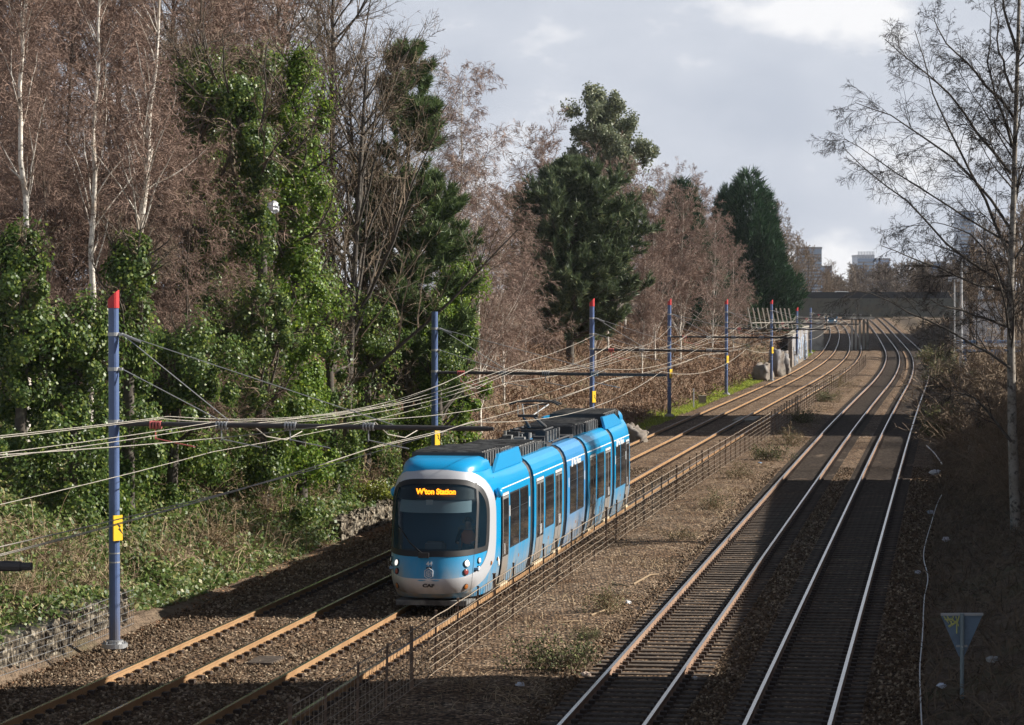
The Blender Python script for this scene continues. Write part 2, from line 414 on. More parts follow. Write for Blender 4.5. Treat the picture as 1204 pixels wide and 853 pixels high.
build_track(4, 'railway track with bright rails in deep shade beside the dark scrub and white cable')
# ------------------------------------------------------------------ tram
M['blue'] = mat('tram_blue', (.004, .275, .555), .32, spec=.4, coat=.15, noise=[(.5, (.006, .30, .60), .45, .7)], stain=((.40, .34, .26), .45, 1.45, 2.4))
M['blue_mid'] = mat('tram_violet_blue', (.045, .265, .56), .32, spec=.4, coat=.2, stain=((.42, .36, .28), .45, 1.5, 2.4))
M['blue_roof'] = mat('tram_roof_blue', (.008, .30, .62), .3, coat=.3)
M['silver'] = mat('tram_silver', (.55, .565, .60), .38, metal=.25, stain=((.17, .135, .10), .42, .86, 1.2))
M['dark'] = mat('tram_black', (.014, .014, .016), .6)
M['roofgrey'] = mat('roof_equipment_grey', (.23, .228, .22), .8, noise=[(2.5, (.05, .05, .05), .4, .65)])
M['roofdark'] = mat('roof_equipment_dark', (.05, .05, .052), .7)
M['doorgrey'] = mat('door_lower_panel', (.24, .235, .23), .4, stain=((.26, .19, .12), .3, 1.2, 3))
M['doorframe'] = mat('door_light_frame', (.62, .62, .60), .4)
M['step'] = mat('worn_step', (.62, .50, .33), .7)
M['lamp_on'] = mat('headlamp_lit', (.9, .9, .9), .2, emit=(1, .97, .9, .55))
M['lamp_white'] = mat('lamp_lens', (.7, .72, .75), .1)
M['lamp_red'] = mat('red_lamp_lens', (.28, .06, .06), .2)
M['lamp_amber'] = mat('amber_lamp_lens', (.45, .16, .04), .3)
M['led'] = mat('led_orange', (.9, .3, .0), .5, emit=(1.0, .27, .01, 1.7))
M['seatback'] = mat('cab_seat', (.30, .33, .36), .6)
M['cabgrey'] = mat('cab_interior', (.20, .33, .46), .8)
M['dash'] = mat('cab_dash', (.05, .055, .06), .6)
M['blind'] = mat('cab_sun_blind', (.36, .45, .5), .7)
M['hivis'] = mat('orange_hi_vis', (.75, .18, .03), .8)
M['skin'] = mat('skin', (.50, .30, .22), .6)
M['hair'] = mat('dark_hair', (.03, .02, .015), .8)
M['cloth'] = mat('dark_cloth', (.03, .035, .05), .9)

def glass_mat(name, tint, refl_col, keep):
    m = bpy.data.materials.new(name); m.use_nodes = True; t = m.node_tree; L = t.links; t.nodes.clear()
    out = N(t, 'ShaderNodeOutputMaterial'); tr = N(t, 'ShaderNodeBsdfTransparent'); tr.inputs[0].default_value = (*tint, 1)
    gl = N(t, 'ShaderNodeBsdfPrincipled'); gl.inputs['Base Color'].default_value = (*refl_col, 1); gl.inputs['Roughness'].default_value = .03; gl.inputs['Specular IOR Level'].default_value = .6
    mx = N(t, 'ShaderNodeMixShader'); mx.inputs[0].default_value = keep
    L.new(tr.outputs[0], mx.inputs[1]); L.new(gl.outputs[0], mx.inputs[2]); L.new(mx.outputs[0], out.inputs[0])
    return m
M['windscreen'] = glass_mat('windscreen_glass', (.8, .9, .93), (.015, .035, .055), .40)
M['window'] = mat('dark_window_glass', (.022, .021, .022), .05, spec=.7, noise=[(.7, (.045, .04, .036), .5, .62)])

def text_mesh(txt, size, m, bold=0.0, extr=.004):
    cu = bpy.data.curves.new('lettering', 'FONT'); cu.body = txt; cu.size = size; cu.align_x = 'CENTER'; cu.align_y = 'CENTER'; cu.extrude = extr; cu.offset = bold
    o = bpy.data.objects.new('lettering', cu); COL.objects.link(o)
    dg = bpy.context.evaluated_depsgraph_get(); me = bpy.data.meshes.new_from_object(o.evaluated_get(dg))
    bpy.data.objects.remove(o); me.materials.clear(); me.materials.append(m); me.name = 'lettering'
    return me

PZ = [.28, .5, .7, 1.1, 1.6, 2.4, 2.72, 2.9, 3.05, 3.17, 3.25]
PW = [1.17, 1.225, 1.27, 1.315, 1.325, 1.325, 1.31, 1.275, 1.21, 1.11, .98]
def wz(z): return float(np.interp(z, PZ, PW))
YC = 2.25
def yf(z): return float(np.interp(z, [.28, .42, .55, .75, 1.0, 1.3, 2.0, 2.6, 3.0, 3.25, 3.36], [.42, .14, .04, 0, .07, .18, .42, .66, .86, 1.03, 1.14]))
def nose(a, z, off=0.0):
    """a: degrees from the nose centre (|a|>90 runs along the side), z height"""
    def raw(a, z):
        s = 1 if a >= 0 else -1; a = abs(a)
        w = wz(z) if z < 2.6 else float(np.interp(z, [2.6, 2.9, 3.1, 3.25, 3.36], [1.315, 1.27, 1.20, 1.10, 1.02])); n = 2.75; f = yf(z)
        if a <= 90:
            r = R_(a); x = w * math.sin(r) ** (2 / n); y = YC - (YC - f) * max(math.cos(r), 0) ** (2 / n)
        else: x = w; y = YC + (a - 90) * .03
        return Vector((s * x, y, z))
    p = raw(a, z)
    p.x *= 1 - .075 * (1 - float(sst(p.y, 1.2, 5.5)))
    if off:
        e = 1.0; dz = .03
        da = raw(min(a + e, 300), z) - raw(a - e, z); dzv = raw(a, min(z + dz, 3.36)) - raw(a, max(z - dz, .28))
        nn = da.cross(dzv).normalized()
        p = p + nn * off
    return p

def ring_pt(th, az, zz, zc, n):
    """superellipse in (angle, z)"""
    c, s = math.cos(th), math.sin(th)
    return (az * math.copysign(abs(c) ** (2 / n), c), zc + zz * math.copysign(abs(s) ** (2 / n), s))
INNER = dict(az=79.0, zz=1.18, zc=1.965, n=3.0)
OUTER = dict(az=98.0, zz=1.47, zc=1.89, n=2.9)
def in_inner(a, z, k=1.0):
    return (abs(a) / (INNER['az'] * k)) ** 3 + (abs(z - INNER['zc']) / (INNER['zz'] * k)) ** 3 < 1

def make_tram():
    root = thing('tram', 'bright blue articulated tram with white ringed front heading towards the viewer, destination lit', 'tram', (float(T(2, 70.4)), 70.4, 0), -math.atan(.1577))
    mods = [('cab_section', 0, 7.75, 'blue'), ('middle_section', 8.45, 14.2, 'blue'), ('middle_section', 14.95, 18.95, 'blue_mid'), ('middle_section', 19.6, 25.65, 'blue'), ('cab_section', 26.35, 33.3, 'blue')]
    LEN = 33.3
    Z6 = PZ
    bodies = []
    for name, y0, y1, mt in mods:
        flip = y0 > 26
        if name == 'middle_section':
            mb = MB(); P = []
            for y in np.linspace(y0, y1, 9):
                row = [(-wz(z), y, z) for z in Z6] + [(wz(z), y, z) for z in reversed(Z6)]
                P.append(row)
            mb.grid(P, 0, closed=True)
            for y in (y0, y1): mb.add([(-wz(z), y, z) for z in Z6] + [(wz(z), y, z) for z in reversed(Z6)], [tuple(range(2 * len(Z6)))], 0)
            b = mb.build(name, [M[mt]], root, smooth=False)
        else:
            mb = MB()
            A = [-90 - (y1 - y0 - YC) / .03 * k / 6 for k in range(6, 0, -1)] + list(np.linspace(-90, 90, 91)) + [90 + (y1 - y0 - YC) / .03 * k / 6 for k in range(1, 7)]
            Zs = list(np.linspace(.28, 3.36, 60))
            def tp(p): return (p.x, LEN - p.y, p.z) if flip else tuple(p)
            P = []
            for a in A:
                row = []
                for z in Zs:
                    p = nose(a, z)
                    if abs(a) > 90:       # side blends to the module profile
                        k = min(1, (abs(a) - 90) * .03 / 2.0); zz = z if z <= 3.25 else 3.25
                        p.x = p.x * (1 - k) + math.copysign(wz(zz), p.x) * k; p.z = z * (1 - k) + zz * k
                    row.append(tp(p))
                P.append(row)
            V = [p for r in P for p in r]; nb = len(Zs)
            F = []
            for i in range(len(A) - 1):
                for j in range(nb - 1):
                    am, zm = (A[i] + A[i + 1]) / 2, (Zs[j] + Zs[j + 1]) / 2
                    if not flip and zm > 1.42 and in_inner(am, zm, .95): continue
                    F.append((i * nb + j, i * nb + j + 1, (i + 1) * nb + j + 1, (i + 1) * nb + j))
            mb.add(V, F, 0)
            top = [P[i][-1] for i in range(len(A))]; mb.add(top, [tuple(range(len(top)))], 0)
            bot = [P[i][0] for i in range(len(A))]; mb.add(bot, [tuple(range(len(bot)))], 0)
            back = [P[0][j] for j in range(nb)] + [P[-1][j] for j in reversed(range(nb))]; mb.add(back, [tuple(range(len(back)))], 0)
            b = mb.build(name, [M[mt]], root, smooth=False)
            me = b.data
            sm = [abs(p.normal.z) < .98 and abs(p.normal.y) < .999 for p in me.polygons]; me.polygons.foreach_set('use_smooth', sm)
        bodies.append(b)
    # bellows between the sections
    for a, c in ((7.7, 8.5), (14.15, 15.0), (18.9, 19.65), (25.6, 26.4)):
        mb = MB(); P = []
        for k, y in enumerate(np.linspace(a, c, 9)):
            ins = .05 if k % 2 else .09
            P.append([(-(wz(z) - ins), y, z - ins * .3) for z in Z6] + [(wz(z) - ins, y, z - ins * .3) for z in reversed(Z6)])
        mb.grid(P, 0, closed=True); mb.build('bellows', [M['dark']], root)
    # ---- side patches
    def side_patch(mb, y0, y1, z0, z1, off, mi=0, sx=1, n=6):
        for i in range(n):
            a, c = z0 + (z1 - z0) * i / n, z0 + (z1 - z0) * (i + 1) / n
            q = [(sx * (wz(a) + off), y0, a), (sx * (wz(a) + off), y1, a), (sx * (wz(c) + off), y1, c), (sx * (wz(c) + off), y0, c)]
            mb.add(q, [(0, 1, 2, 3)], mi)
        # thin returns so the piece has an edge
        for y in (y0, y1):
            q = [(sx * (wz(z0 + (z1 - z0) * i / n) + off), y, z0 + (z1 - z0) * i / n) for i in range(n + 1)]
            q2 = [(sx * (wz(z0 + (z1 - z0) * i / n) - .01), y, z0 + (z1 - z0) * i / n) for i in range(n + 1)]
            mb.grid([q, q2], mi)
    for sx in (1, -1):
        for k, (y0, y1) in enumerate([(4.28, 5.84), (5.93, 7.38), (10.5, 12.2), (15.5, 17.02), (17.12, 18.6), (21.8, 23.6), (26.65, 27.95), (28.05, 29.4)]):
            bi = 0 if y1 < 8 else 1 if y1 < 14 else 2 if y1 < 19 else 3 if y1 < 25.6 else 4
            mb = MB(); side_patch(mb, y0, y1, 1.18, 2.6, .004, 0, sx); side_patch(mb, y0 + .05, y1 - .05, 1.22, 2.56, .008, 1, sx)
            # opening toplight line
            side_patch(mb, y0 + .05, y1 - .05, 2.14, 2.16, .011, 0, sx, n=1)
            mb.build('window', [M['dark'], M['window']], bodies[bi], recalc=False)
        for k, (y0, y1) in enumerate([(3.05, 4.1), (8.82, 10.25), (12.45, 13.85), (20.05, 21.5), (23.85, 25.3), (29.5, 30.5)]):
            bi = 0 if y1 < 8 else 1 if y1 < 14 else 3 if y1 < 25.6 else 4
            dbl = y1 - y0 > 1.2
            mb = MB()
            side_patch(mb, y0, y1, .36, 2.66, .003, 0, sx, n=12)             # dark rubber surround
            side_patch(mb, y0 + .04, y1 - .04, 2.58, 2.655, .012, 3, sx, n=1)   # pale header
            lv = [(y0 + .05, (y0 + y1) / 2 - .02), ((y0 + y1) / 2 + .02, y1 - .05)] if dbl else [(y0 + .05, y1 - .05)]
            for a, c in lv:
                side_patch(mb, a, c, .42, 2.56, .008, 2, sx, n=12)
                side_patch(mb, a + .06, c - .06, 1.05, 2.5, .012, 1, sx, n=8)
                cy = (y0 + y1) / 2
            d = mb.build('door', [M['dark'], M['window'], M['doorgrey'], M['doorframe']], bodies[bi], recalc=False)
            mb = MB(); mb.box((sx * 1.335, (y0 + y1) / 2 + (.11 if dbl else -.3), 1.25), (.03, .06, .26)); 
            if dbl: mb.box((sx * 1.335, (y0 + y1) / 2 - .11, 1.25), (.03, .06, .26))
            mb.build('handle', [M['white']], bodies[bi])
            mb = MB(); mb.box((sx * 1.215, (y0 + y1) / 2, .34), (.12, y1 - y0 + .1, .06)); mb.build('step', [M['step']], bodies[bi])
        # cantrail line, one strip per section
        for bi, (nm, y0, y1, mt) in enumerate(mods):
            mb = MB(); a, c = (YC + .35, y1) if bi == 0 else (y0, y1 - YC - .35) if bi == 4 else (y0, y1)
            side_patch(mb, a, c, 2.765, 2.79, .004, 0, sx, n=1); mb.build('cantrail_line', [M['white']], bodies[bi], recalc=False)
        # small white door lamps and buttons beside the windows
        for bi, y in ((0, 7.55), (2, 15.25), (2, 18.75), (0, 4.2), (4, 26.55), (4, 29.46)):
            mb = MB(); side_patch(mb, y - .04, y + .04, 2.0, 2.28, .008, 0, sx, n=1); mb.build('marker_lamp', [M['white']], bodies[bi], recalc=False)
        for bi, y in ((0, 5.9), (1, 11.3), (2, 17.0), (3, 22.7), (4, 28.2)):
            mb = MB(); side_patch(mb, y - .04, y + .04, .82, .90, .006, 0, sx, n=1); mb.build('side_lamp', [M['lamp_amber']], bodies[bi], recalc=False)
        # line emblem and lettering on the middle and rear sections
        for bi, yc_, w in ((2, 17.0, 2.0), (4, 28.0, 1.6)):
            me = text_mesh('West Midlands', .27, M['white'], .004); o = link('lettering', me, bodies[bi])
            o.location = (sx * (wz(2.68) + .006), yc_ + sx * .15, 2.665); o.rotation_euler = (R_(90), 0, R_(90) * sx)
            mb = MB(); h = [(math.cos(R_(60 * k + 30)) * .15, math.sin(R_(60 * k + 30)) * .19) for k in range(6)]
            mb.prism(h, -.004, .004, 0, axis='x'); o = mb.build('emblem', [M['white']], bodies[bi]); o.location = (sx * (wz(2.66) + .005), yc_ - sx * .95, 2.63)
        # underframe skirt shadow gap and bogies
    mb = MB(); mb.box((0, 17, .30), (2.1, 30.5, .2)); mb.build('underframe', [M['dark']], root)
    for y in (5.6, 17.0, 28.6):
        mb = MB(); mb.box((0, y, .25), (1.9, 2.6, .2)); bo = mb.build('bogie', [M['dark']], root)
        for s in (-1, 1):
            for dy in (-.9, .9):
                mb = MB(); mb.tube([(s * .69, y + dy, .295), (s * .82, y + dy, .295)], .295, n=20); mb.build('wheel', [M['clip']], bo)
    mb = MB(); mb.box((0, 1.0, .17), (1.75, 1.3, .12), 0); mb.build('lifeguard', [M['roofgrey']], root)
    # ---- front dressing of both cabs
    def patch(region, off, m, name, parent, smooth=True):
        mb = MB(); mb.grid([[tuple(nose(a, z, off)) for a, z in row] for row in region]); return mb.build(name, [m], parent, smooth=smooth)
    cab = bodies[0]
    TH = np.linspace(0, 2 * math.pi, 161)
    ring = []
    for th in TH:
        a0, z0 = ring_pt(th, **INNER); a1, z1 = ring_pt(th, **OUTER); z1 = min(max(z1, .4), 3.355)
        ring.append([(a0 + (a1 - a0) * k / 5, z0 + (z1 - z0) * k / 5) for k in range(6)])
    patch(ring, .012, M['silver'], 'front_ring', cab)
    # windscreen: rows over z, bounded by the inner curve
    def alim(z):
        q = 1 - (abs(z - INNER['zc']) / INNER['zz']) ** 3
        return INNER['az'] * max(q, 0) ** (1 / 3)
    def zbot(a): return 1.33 + .10 * (abs(a) / 79) ** 2
    def pane(f0, f1, name, m, off, z0=1.33, z1=3.12, zt=None):
        rows = []
        for z in np.linspace(z0, z1, 40):
            al = alim(z)
            rows.append([(np.interp(f, [-1, 1], [-al, al]) if f0 is None else float(np.clip(np.interp(f, [0, 1], [f0, f1]), -al, al)), z) for f in np.linspace(-1 if f0 is None else 0, 1, 40)])
        return patch(rows, off, m, name, cab)
    # black surround behind glass edges
    ring2 = []
    for th in TH:
        a0, z0 = ring_pt(th, **INNER); a1, z1 = a0 * .905, INNER['zc'] + (z0 - INNER['zc']) * .90
        z0 = max(z0, 1.30 + .08 * (abs(a0) / 79) ** 2); z1 = max(z1, 1.44 + .06 * (abs(a0) / 79) ** 2)
        ring2.append([(a0, z0), (a0 * .5 + a1 * .5, z0 * .5 + z1 * .5), (a1, z1)])
    patch(ring2, .010, M['dark'], 'windscreen_surround', cab)
    pane(-50, 50, 'windscreen', M['windscreen'], .004, 1.38, 3.10)
    pane(53, 78, 'quarter_window', M['windscreen'], .004, 1.38, 3.10); pane(-78, -53, 'quarter_window', M['windscreen'], .004, 1.38, 3.10)
    for s in (-1, 1):
        rows = [[(s * (49.5 + 4 * f), z) for f in np.linspace(0, 1, 5)] for z in np.linspace(1.34, 3.04, 24)]
        patch(rows, .013, M['dark'], 'windscreen_pillar', cab)
    # black band with the destination display behind the top of the glass
    rows = [[(a, z) for a in np.linspace(-50, 50, 41)] for z in np.linspace(2.66, 3.08, 8)]
    patch(rows, -.03, M['dark'], 'display_panel', cab)
    me = text_mesh("W'ton Station", .185, M['led'], .008); o = link('destination_lettering', me, cab)
    p = nose(0, 2.84, .02); o.location = (.06, p.y - .05, 2.85); o.rotation_euler = (R_(90 - 15), 0, 0)
    o.scale = (.93, 1.0, 1)
    # cab interior
    mb = MB(); mb.box((0, 2.75, 1.9), (2.3, .06, 2.4), 0); mb.box((0, 1.7, .98), (2.2, 2.0, .06), 0); mb.box((0, 2.2, 3.14), (1.7, .9, .05), 0); mb.build('cab_bulkhead', [M['cabgrey']], cab)
    mb = MB(); mb.box((0, .98, 1.30), (1.9, .6, .22), 0, rx=-.15); mb.build('dashboard', [M['dash']], cab, bevel=.03)
    rows = [[(a, z) for a in np.linspace(-44, 44, 31)] for z in np.linspace(2.36, 2.66, 5)]
    patch(rows, -.06, M['blind'], 'sun_blind', cab)
    mb = MB(); mb.box((.62, 2.12, 1.55), (.52, .16, .75), 0); mb.box((.62, 2.1, 2.02), (.3, .12, .2), 0); mb.box((.62, 1.84, 1.2), (.52, .5, .14), 0); mb.box((-.1, 1.5, 1.42), (.5, .3, .3), 0); mb.build('driver_seat', [M['seatback']], cab, bevel=.05)
    mb = MB(); p = nose(-2, 2.5, -.1); mb.box((p.x, p.y, 2.52), (.16, .03, .26)); mb.build('notice', [M['lamp_white']], cab)
    # wiper
    mb = MB(); mb.tube([nose(-4, 1.36, .05), nose(-17, 1.62, .05), nose(-34, 1.98, .045)], [.02, .016, .012], 6)
    mb.box(tuple(nose(-3, 1.33, .05)), (.26, .1, .12)); mb.build('wiper', [M['black']], cab)
    # lamps
    def lamp(a, z, r, m, name='headlight'):
        c = nose(a, z, 0); n = (nose(a, z, 1) - c).normalized()
        mb = MB(); mb.tube([c - n * .02, c + n * .028], r * 1.22, 20, 0); mb.tube([c + n * .012, c + n * .034], r, 20, 1); mb.tube([c + n * .034, c + n * .042], [r, r * .6], 20, 1)
        mb.build(name, [M['dark'], m], cab, smooth=False)
    for s in (-1, 1):
        lamp(s * 38, 1.13, .072, M['lamp_on']); lamp(s * 38, .93, .065, M['lamp_red'], 'tail_light')
        lamp(s * 58, 1.17, .06, M['lamp_white'], 'marker_light'); lamp(s * 58, .98, .055, M['lamp_white'], 'indicator_light')
        lamp(s * 40, .58, .06, M['lamp_amber'], 'reflector')
        lamp(s * 85, 1.02, .045, M['lamp_amber'], 'side_reflector')
        lamp(s * 104, 1.05, .04, M['lamp_amber'], 'side_reflector')
        c = nose(s * 112, 1.1, .006)
        mb = MB(); mb.tube([c, c + Vector((s * .012, 0, 0))], .001, 24, 0)
        P = [(math.cos(R_(15 * k)) * .13, math.sin(R_(15 * k)) * .25) for k in range(24)]
        mb = MB(); mb.prism(P, -.004, .006, 0, axis='x'); o = mb.build('oval_sticker', [M['white']], cab); o.location = c
        # camera pod
        c = nose(s * 99, 2.72, .0); mb = MB(); mb.ball((c.x + s * .10, c.y - .02, c.z), (.11, .13, .13), 0); mb.tube([c - Vector((s * .05, 0, 0)), c + Vector((s * .1, 0, 0))], .05, 10, 0)
        mb.build('camera_pod', [M['blue_roof']], cab, smooth=True)
    me = text_mesh('44', .15, M['white'], .003); o = link('fleet_number', me, cab); p = nose(0, 1.14, .0); o.location = (.0, p.y - .012, 1.14); o.rotation_euler = (R_(90 - 18), 0, 0)
    mb = MB()
    for r, w in ((.135, .02), (.08, .018)):
        hx = [Vector((math.cos(R_(60 * k + 30)) * r * .85, math.sin(R_(60 * k + 30)) * r, 0)) for k in range(7)]
        for k in range(6): mb.tube([hx[k], hx[k + 1]], w * .5, 6)
    mb.tube([(0, -.07, 0), (0, .07, 0)], .010, 6); mb.tube([(-.045, .03, 0), (0, -.05, 0), (.045, .03, 0)], .010, 6)
    o = mb.build('emblem', [M['lamp_white']], cab); p = nose(0, .93); o.location = (0, p.y - .012, .915); o.rotation_euler = (R_(90 - 12), 0, 0)
    mb = MB(); mb.box((0, nose(0, 1.05).y - .004, 1.045), (.13, .02, .05)); mb.build('front_socket', [M['dark']], cab)
    me = text_mesh('CAF', .12, M['dark'], .006); o = link('maker_lettering', me, cab); p = nose(0, .62, .012); o.location = (0, p.y - .012, .62); o.rotation_euler = (R_(90 + 8), 0, 0); o.scale = (1.3, .9, 1)
    # seam lines on the front
    for s in (-1, 1):
        rows = [[(s * (49 - .5 + f), z) for f in (0, .5)] for z in np.linspace(.42, 1.32, 14)]
        patch(rows, .014, M['dark'], 'panel_seam', cab)
    # ---- roof
    def dome(flip):
        mb = MB(); Y = lambda y: LEN - y if flip else y
        secs = []
        for z, w, y0 in ((3.30, 1.02, 1.10), (3.40, 1.01, 1.15), (3.50, .97, 1.28), (3.58, .90, 1.5), (3.62, .78, 1.8)):
            row = []
            for k in range(-20, 21):
                r = R_(k * 4.5); x = w * math.copysign(abs(math.sin(r)) ** (2 / 3.2), r); y = 2.6 - (2.6 - y0) * math.cos(r) ** (2 / 3.2)
                row.append((x, Y(y), z))
            row.append((w, Y(3.0), z)); row.insert(0, (-w, Y(3.0), z)); secs.append(row)
        mb.grid(secs); mb.add(secs[-1], [tuple(range(len(secs[-1])))])
        return mb.build('cab_roof', [M['blue_roof']], bodies[4 if flip else 0], smooth=True)
    dome(False); dome(True)
    def fairing(y0, y1, bi, flip):
        for s in (1, -1):
            mb = MB(); Y = lambda y: LEN - y if flip else y
            # raised slanted blue panel with a sloping front edge
            q = [(s * 1.12, y0, 3.2), (s * 1.12, y1, 3.2), (s * 1.01, y1, 3.60), (s * 1.01, y0 + 1.5, 3.58)]
            q2 = [(x - s * .08, y, z) for x, y, z in q]
            V = [(x, Y(y), z) for x, y, z in q + q2]
            mb.add(V, [(0, 1, 2, 3), (7, 6, 5, 4), (0, 4, 5, 1), (1, 5, 6, 2), (2, 6, 7, 3), (3, 7, 4, 0)])
            mb.build('roof_fairing', [M['blue_roof']], bodies[bi])
    fairing(3.0, 7.7, 0, False); fairing(3.0, 7.7, 4, True)
    def unit(y0, y1, z1, w, top, par, slope=0.0, ribs=0):
        mb = MB()
        poly = [(y0 - slope, 3.2), (y1, 3.2), (y1, z1), (y0, z1)]
        mb.prism(poly, -w, w, 0, axis='x')
        mb.box((0, (y0 + y1) / 2, z1 + .012), (2 * w - .16, y1 - y0 - .16, .03), 1)
        for k in range(ribs):
            y = y0 + .2 + (y1 - y0 - .4) * k / max(1, ribs - 1)
            mb.box((0, y, z1 + .035), (2 * w - .1, .05, .03), 1)
            for s in (-1, 1): mb.box((s * (w + .015), y, (3.25 + z1) / 2), (.04, .07, z1 - 3.27), 1)
        mb.build('roof_unit', [M['roofdark'], M['roofgrey']], par)
    unit(2.75, 5.2, 3.70, .93, 0, bodies[0], .25, 6); unit(5.35, 7.5, 3.62, .9, 0, bodies[0], 0, 5)
    unit(9.0, 12.2, 3.50, .86, 0, bodies[1], 0, 7); unit(12.45, 13.9, 3.42, .8, 0, bodies[1], 0, 4)
    unit(19.9, 22.4, 3.55, .8, 0, bodies[3], 0, 4); unit(22.6, 25.4, 3.54, .86, 0, bodies[3], 0, 6)
    unit(27.0, LEN - 2.75, 3.64, .93, 0, bodies[4], 0, 8)
    mb = MB(); mb.box((0, 8.1, 3.27), (1.7, 1.1, .12)); mb.box((0, 14.6, 3.27), (1.7, 1.2, .12)); mb.box((0, 19.3, 3.27), (1.7, 1.0, .12)); mb.box((0, 26, 3.27), (1.7, 1.1, .12)); mb.build('roof_gangway_cover', [M['roofdark']], root)
    # roof boxes and cables around the pantograph base
    mb = MB(); rnd = random.Random(5)
    for k in range(16):
        mb.box((rnd.uniform(-.75, .75), rnd.uniform(15.2, 18.6), 3.33 + rnd.uniform(0, .08)), (rnd.uniform(.12, .4), rnd.uniform(.15, .5), rnd.uniform(.15, .35)), rnd.randint(0, 1))
    for s in (-1, 1):
        mb.tube([(s * .85, 15.0, 3.33), (s * .9, 16.8, 3.36), (s * .85, 18.8, 3.33)], .03, 6, 0)
        for q in range(5): mb.tube([(s * .62, 15.6 + q * .6, 3.3), (s * .62, 15.6 + q * .6, 3.62)], .05, 8, 1)
    mb.build('roof_gear', [M['roofdark'], M['roofgrey']], bodies[2])
    pan = MB()
    for s in (-1, 1):
        pan.tube([(s * .45, 16.0, 3.62), (s * .45, 18.0, 3.62)], .03, 6); pan.tube([(s * .25, 17.9, 3.64), (s * .16, 16.0, 4.05)], [.05, .035], 8)
        pan.tube([(s * .12, 16.0, 4.05), (s * .4, 17.5, 4.33)], .022, 8, 1)
        pan.tube([(s * .75, 17.2, 4.33), (s * .55, 17.25, 4.42), (-s * .02, 17.25, 4.44)], .03, 8); pan.tube([(s * .75, 17.8, 4.33), (s * .55, 17.75, 4.42), (-s * .02, 17.75, 4.44)], .03, 8)
        pan.tube([(s * .45, 17.2, 4.43), (s * .45, 17.8, 4.43)], .025, 6)
    pan.tube([(-.45, 16.0, 3.62), (.45, 16.0, 3.62)], .03, 6); pan.tube([(-.45, 18.0, 3.62), (.45, 18.0, 3.62)], .03, 6); pan.tube([(-.3, 16.0, 4.05), (.3, 16.0, 4.05)], .04, 8)
    for s in (-1, 1): pan.tube([(s * .3, 16.0, 4.05), (s * .3, 16.0, 4.36)], .015, 6, 1)
    pan.tube([(-.42, 17.5, 4.33), (.42, 17.5, 4.33)], .025, 6)
    pan.build('pantograph', [M['roofdark'], M['galv']], root)
    return root
make_tram()

def driver():
    """seated driver behind the offside glass"""
    rz = -math.atan(.1577); root_loc = Vector((float(T(2, 70.4)), 70.4, 0))
    th = thing('person', 'tram driver in orange hi-vis vest seated behind the windscreen', 'person', root_loc, rz)
    me = bpy.data.meshes.new('body')
    o0 = Vector((.66, 1.93, 1.27))
    J = {'pel': (0, 0, .0), 'sp': (0, -.02, .25), 'ch': (0, -.03, .45), 'nk': (0, -.05, .60), 'hd': (0, -.08, .70), 'ht': (0, -.09, .83),
         'sl': (-.19, -.04, .52), 'el': (-.27, -.2, .28), 'wl': (-.2, -.48, .28), 'hl': (-.17, -.56, .28), 'sr': (.19, -.04, .52), 'er': (.27, -.2, .28), 'wr': (.2, -.48, .28), 'hr': (.17, -.56, .28),
         'kl': (-.12, -.42, .02), 'al': (-.12, -.5, -.25), 'kr': (.12, -.42, .02), 'ar': (.12, -.5, -.25)}
    rad = {'pel': .16, 'sp': .14, 'ch': .16, 'nk': .06, 'hd': .085, 'ht': .085, 'sl': .07, 'el': .05, 'wl': .035, 'hl': .04, 'sr': .07, 'er': .05, 'wr': .035, 'hr': .04, 'kl': .08, 'al': .06, 'kr': .08, 'ar': .06}
    E = [('pel', 'sp'), ('sp', 'ch'), ('ch', 'nk'), ('nk', 'hd'), ('hd', 'ht'), ('ch', 'sl'), ('sl', 'el'), ('el', 'wl'), ('wl', 'hl'), ('ch', 'sr'), ('sr', 'er'), ('er', 'wr'), ('wr', 'hr'), ('pel', 'kl'), ('kl', 'al'), ('pel', 'kr'), ('kr', 'ar')]
    ks = list(J)
    me.from_pydata([Vector(J[k]) + o0 for k in ks], [(ks.index(a), ks.index(b)) for a, b in E], [])
    o = link('body', me, th); md = o.modifiers.new('s', 'SKIN'); sub = o.modifiers.new('d', 'SUBSURF'); sub.levels = 2; sub.render_levels = 2
    for i, k in enumerate(ks): me.skin_vertices[0].data[i].radius = (rad[k], rad[k])
    me.skin_vertices[0].data[0].use_root = True
    dg = bpy.context.evaluated_depsgraph_get(); m2 = bpy.data.meshes.new_from_object(o.evaluated_get(dg)); o.modifiers.clear(); o.data = m2
    m2.materials.clear()
    for k in ('cloth', 'skin'): m2.materials.append(M[k])
    for p in m2.polygons:
        c = p.center - o0; p.material_index = 1 if c.z > .57 or (c.y < -.46 and c.z > .2) else 0
    m2.polygons.foreach_set('use_smooth', [True] * len(m2.polygons))
    mb = MB(); P = []
    for z, rx, ry in ((.05, .19, .15), (.2, .185, .155), (.35, .2, .165), (.48, .2, .16), (.56, .13, .11)):
        P.append([(o0.x + rx * math.cos(R_(20 * k)), o0.y - .03 + ry * math.sin(R_(20 * k)), o0.z + z) for k in range(18)])
    mb.grid(P, 0, closed=True); mb.build('vest', [M['hivis']], th, smooth=True)
    mb = MB(); mb.ball((o0.x, o0.y - .05, o0.z + .80), (.098, .105, .095)); mb.build('hair', [M['hair']], th, smooth=True)
driver()
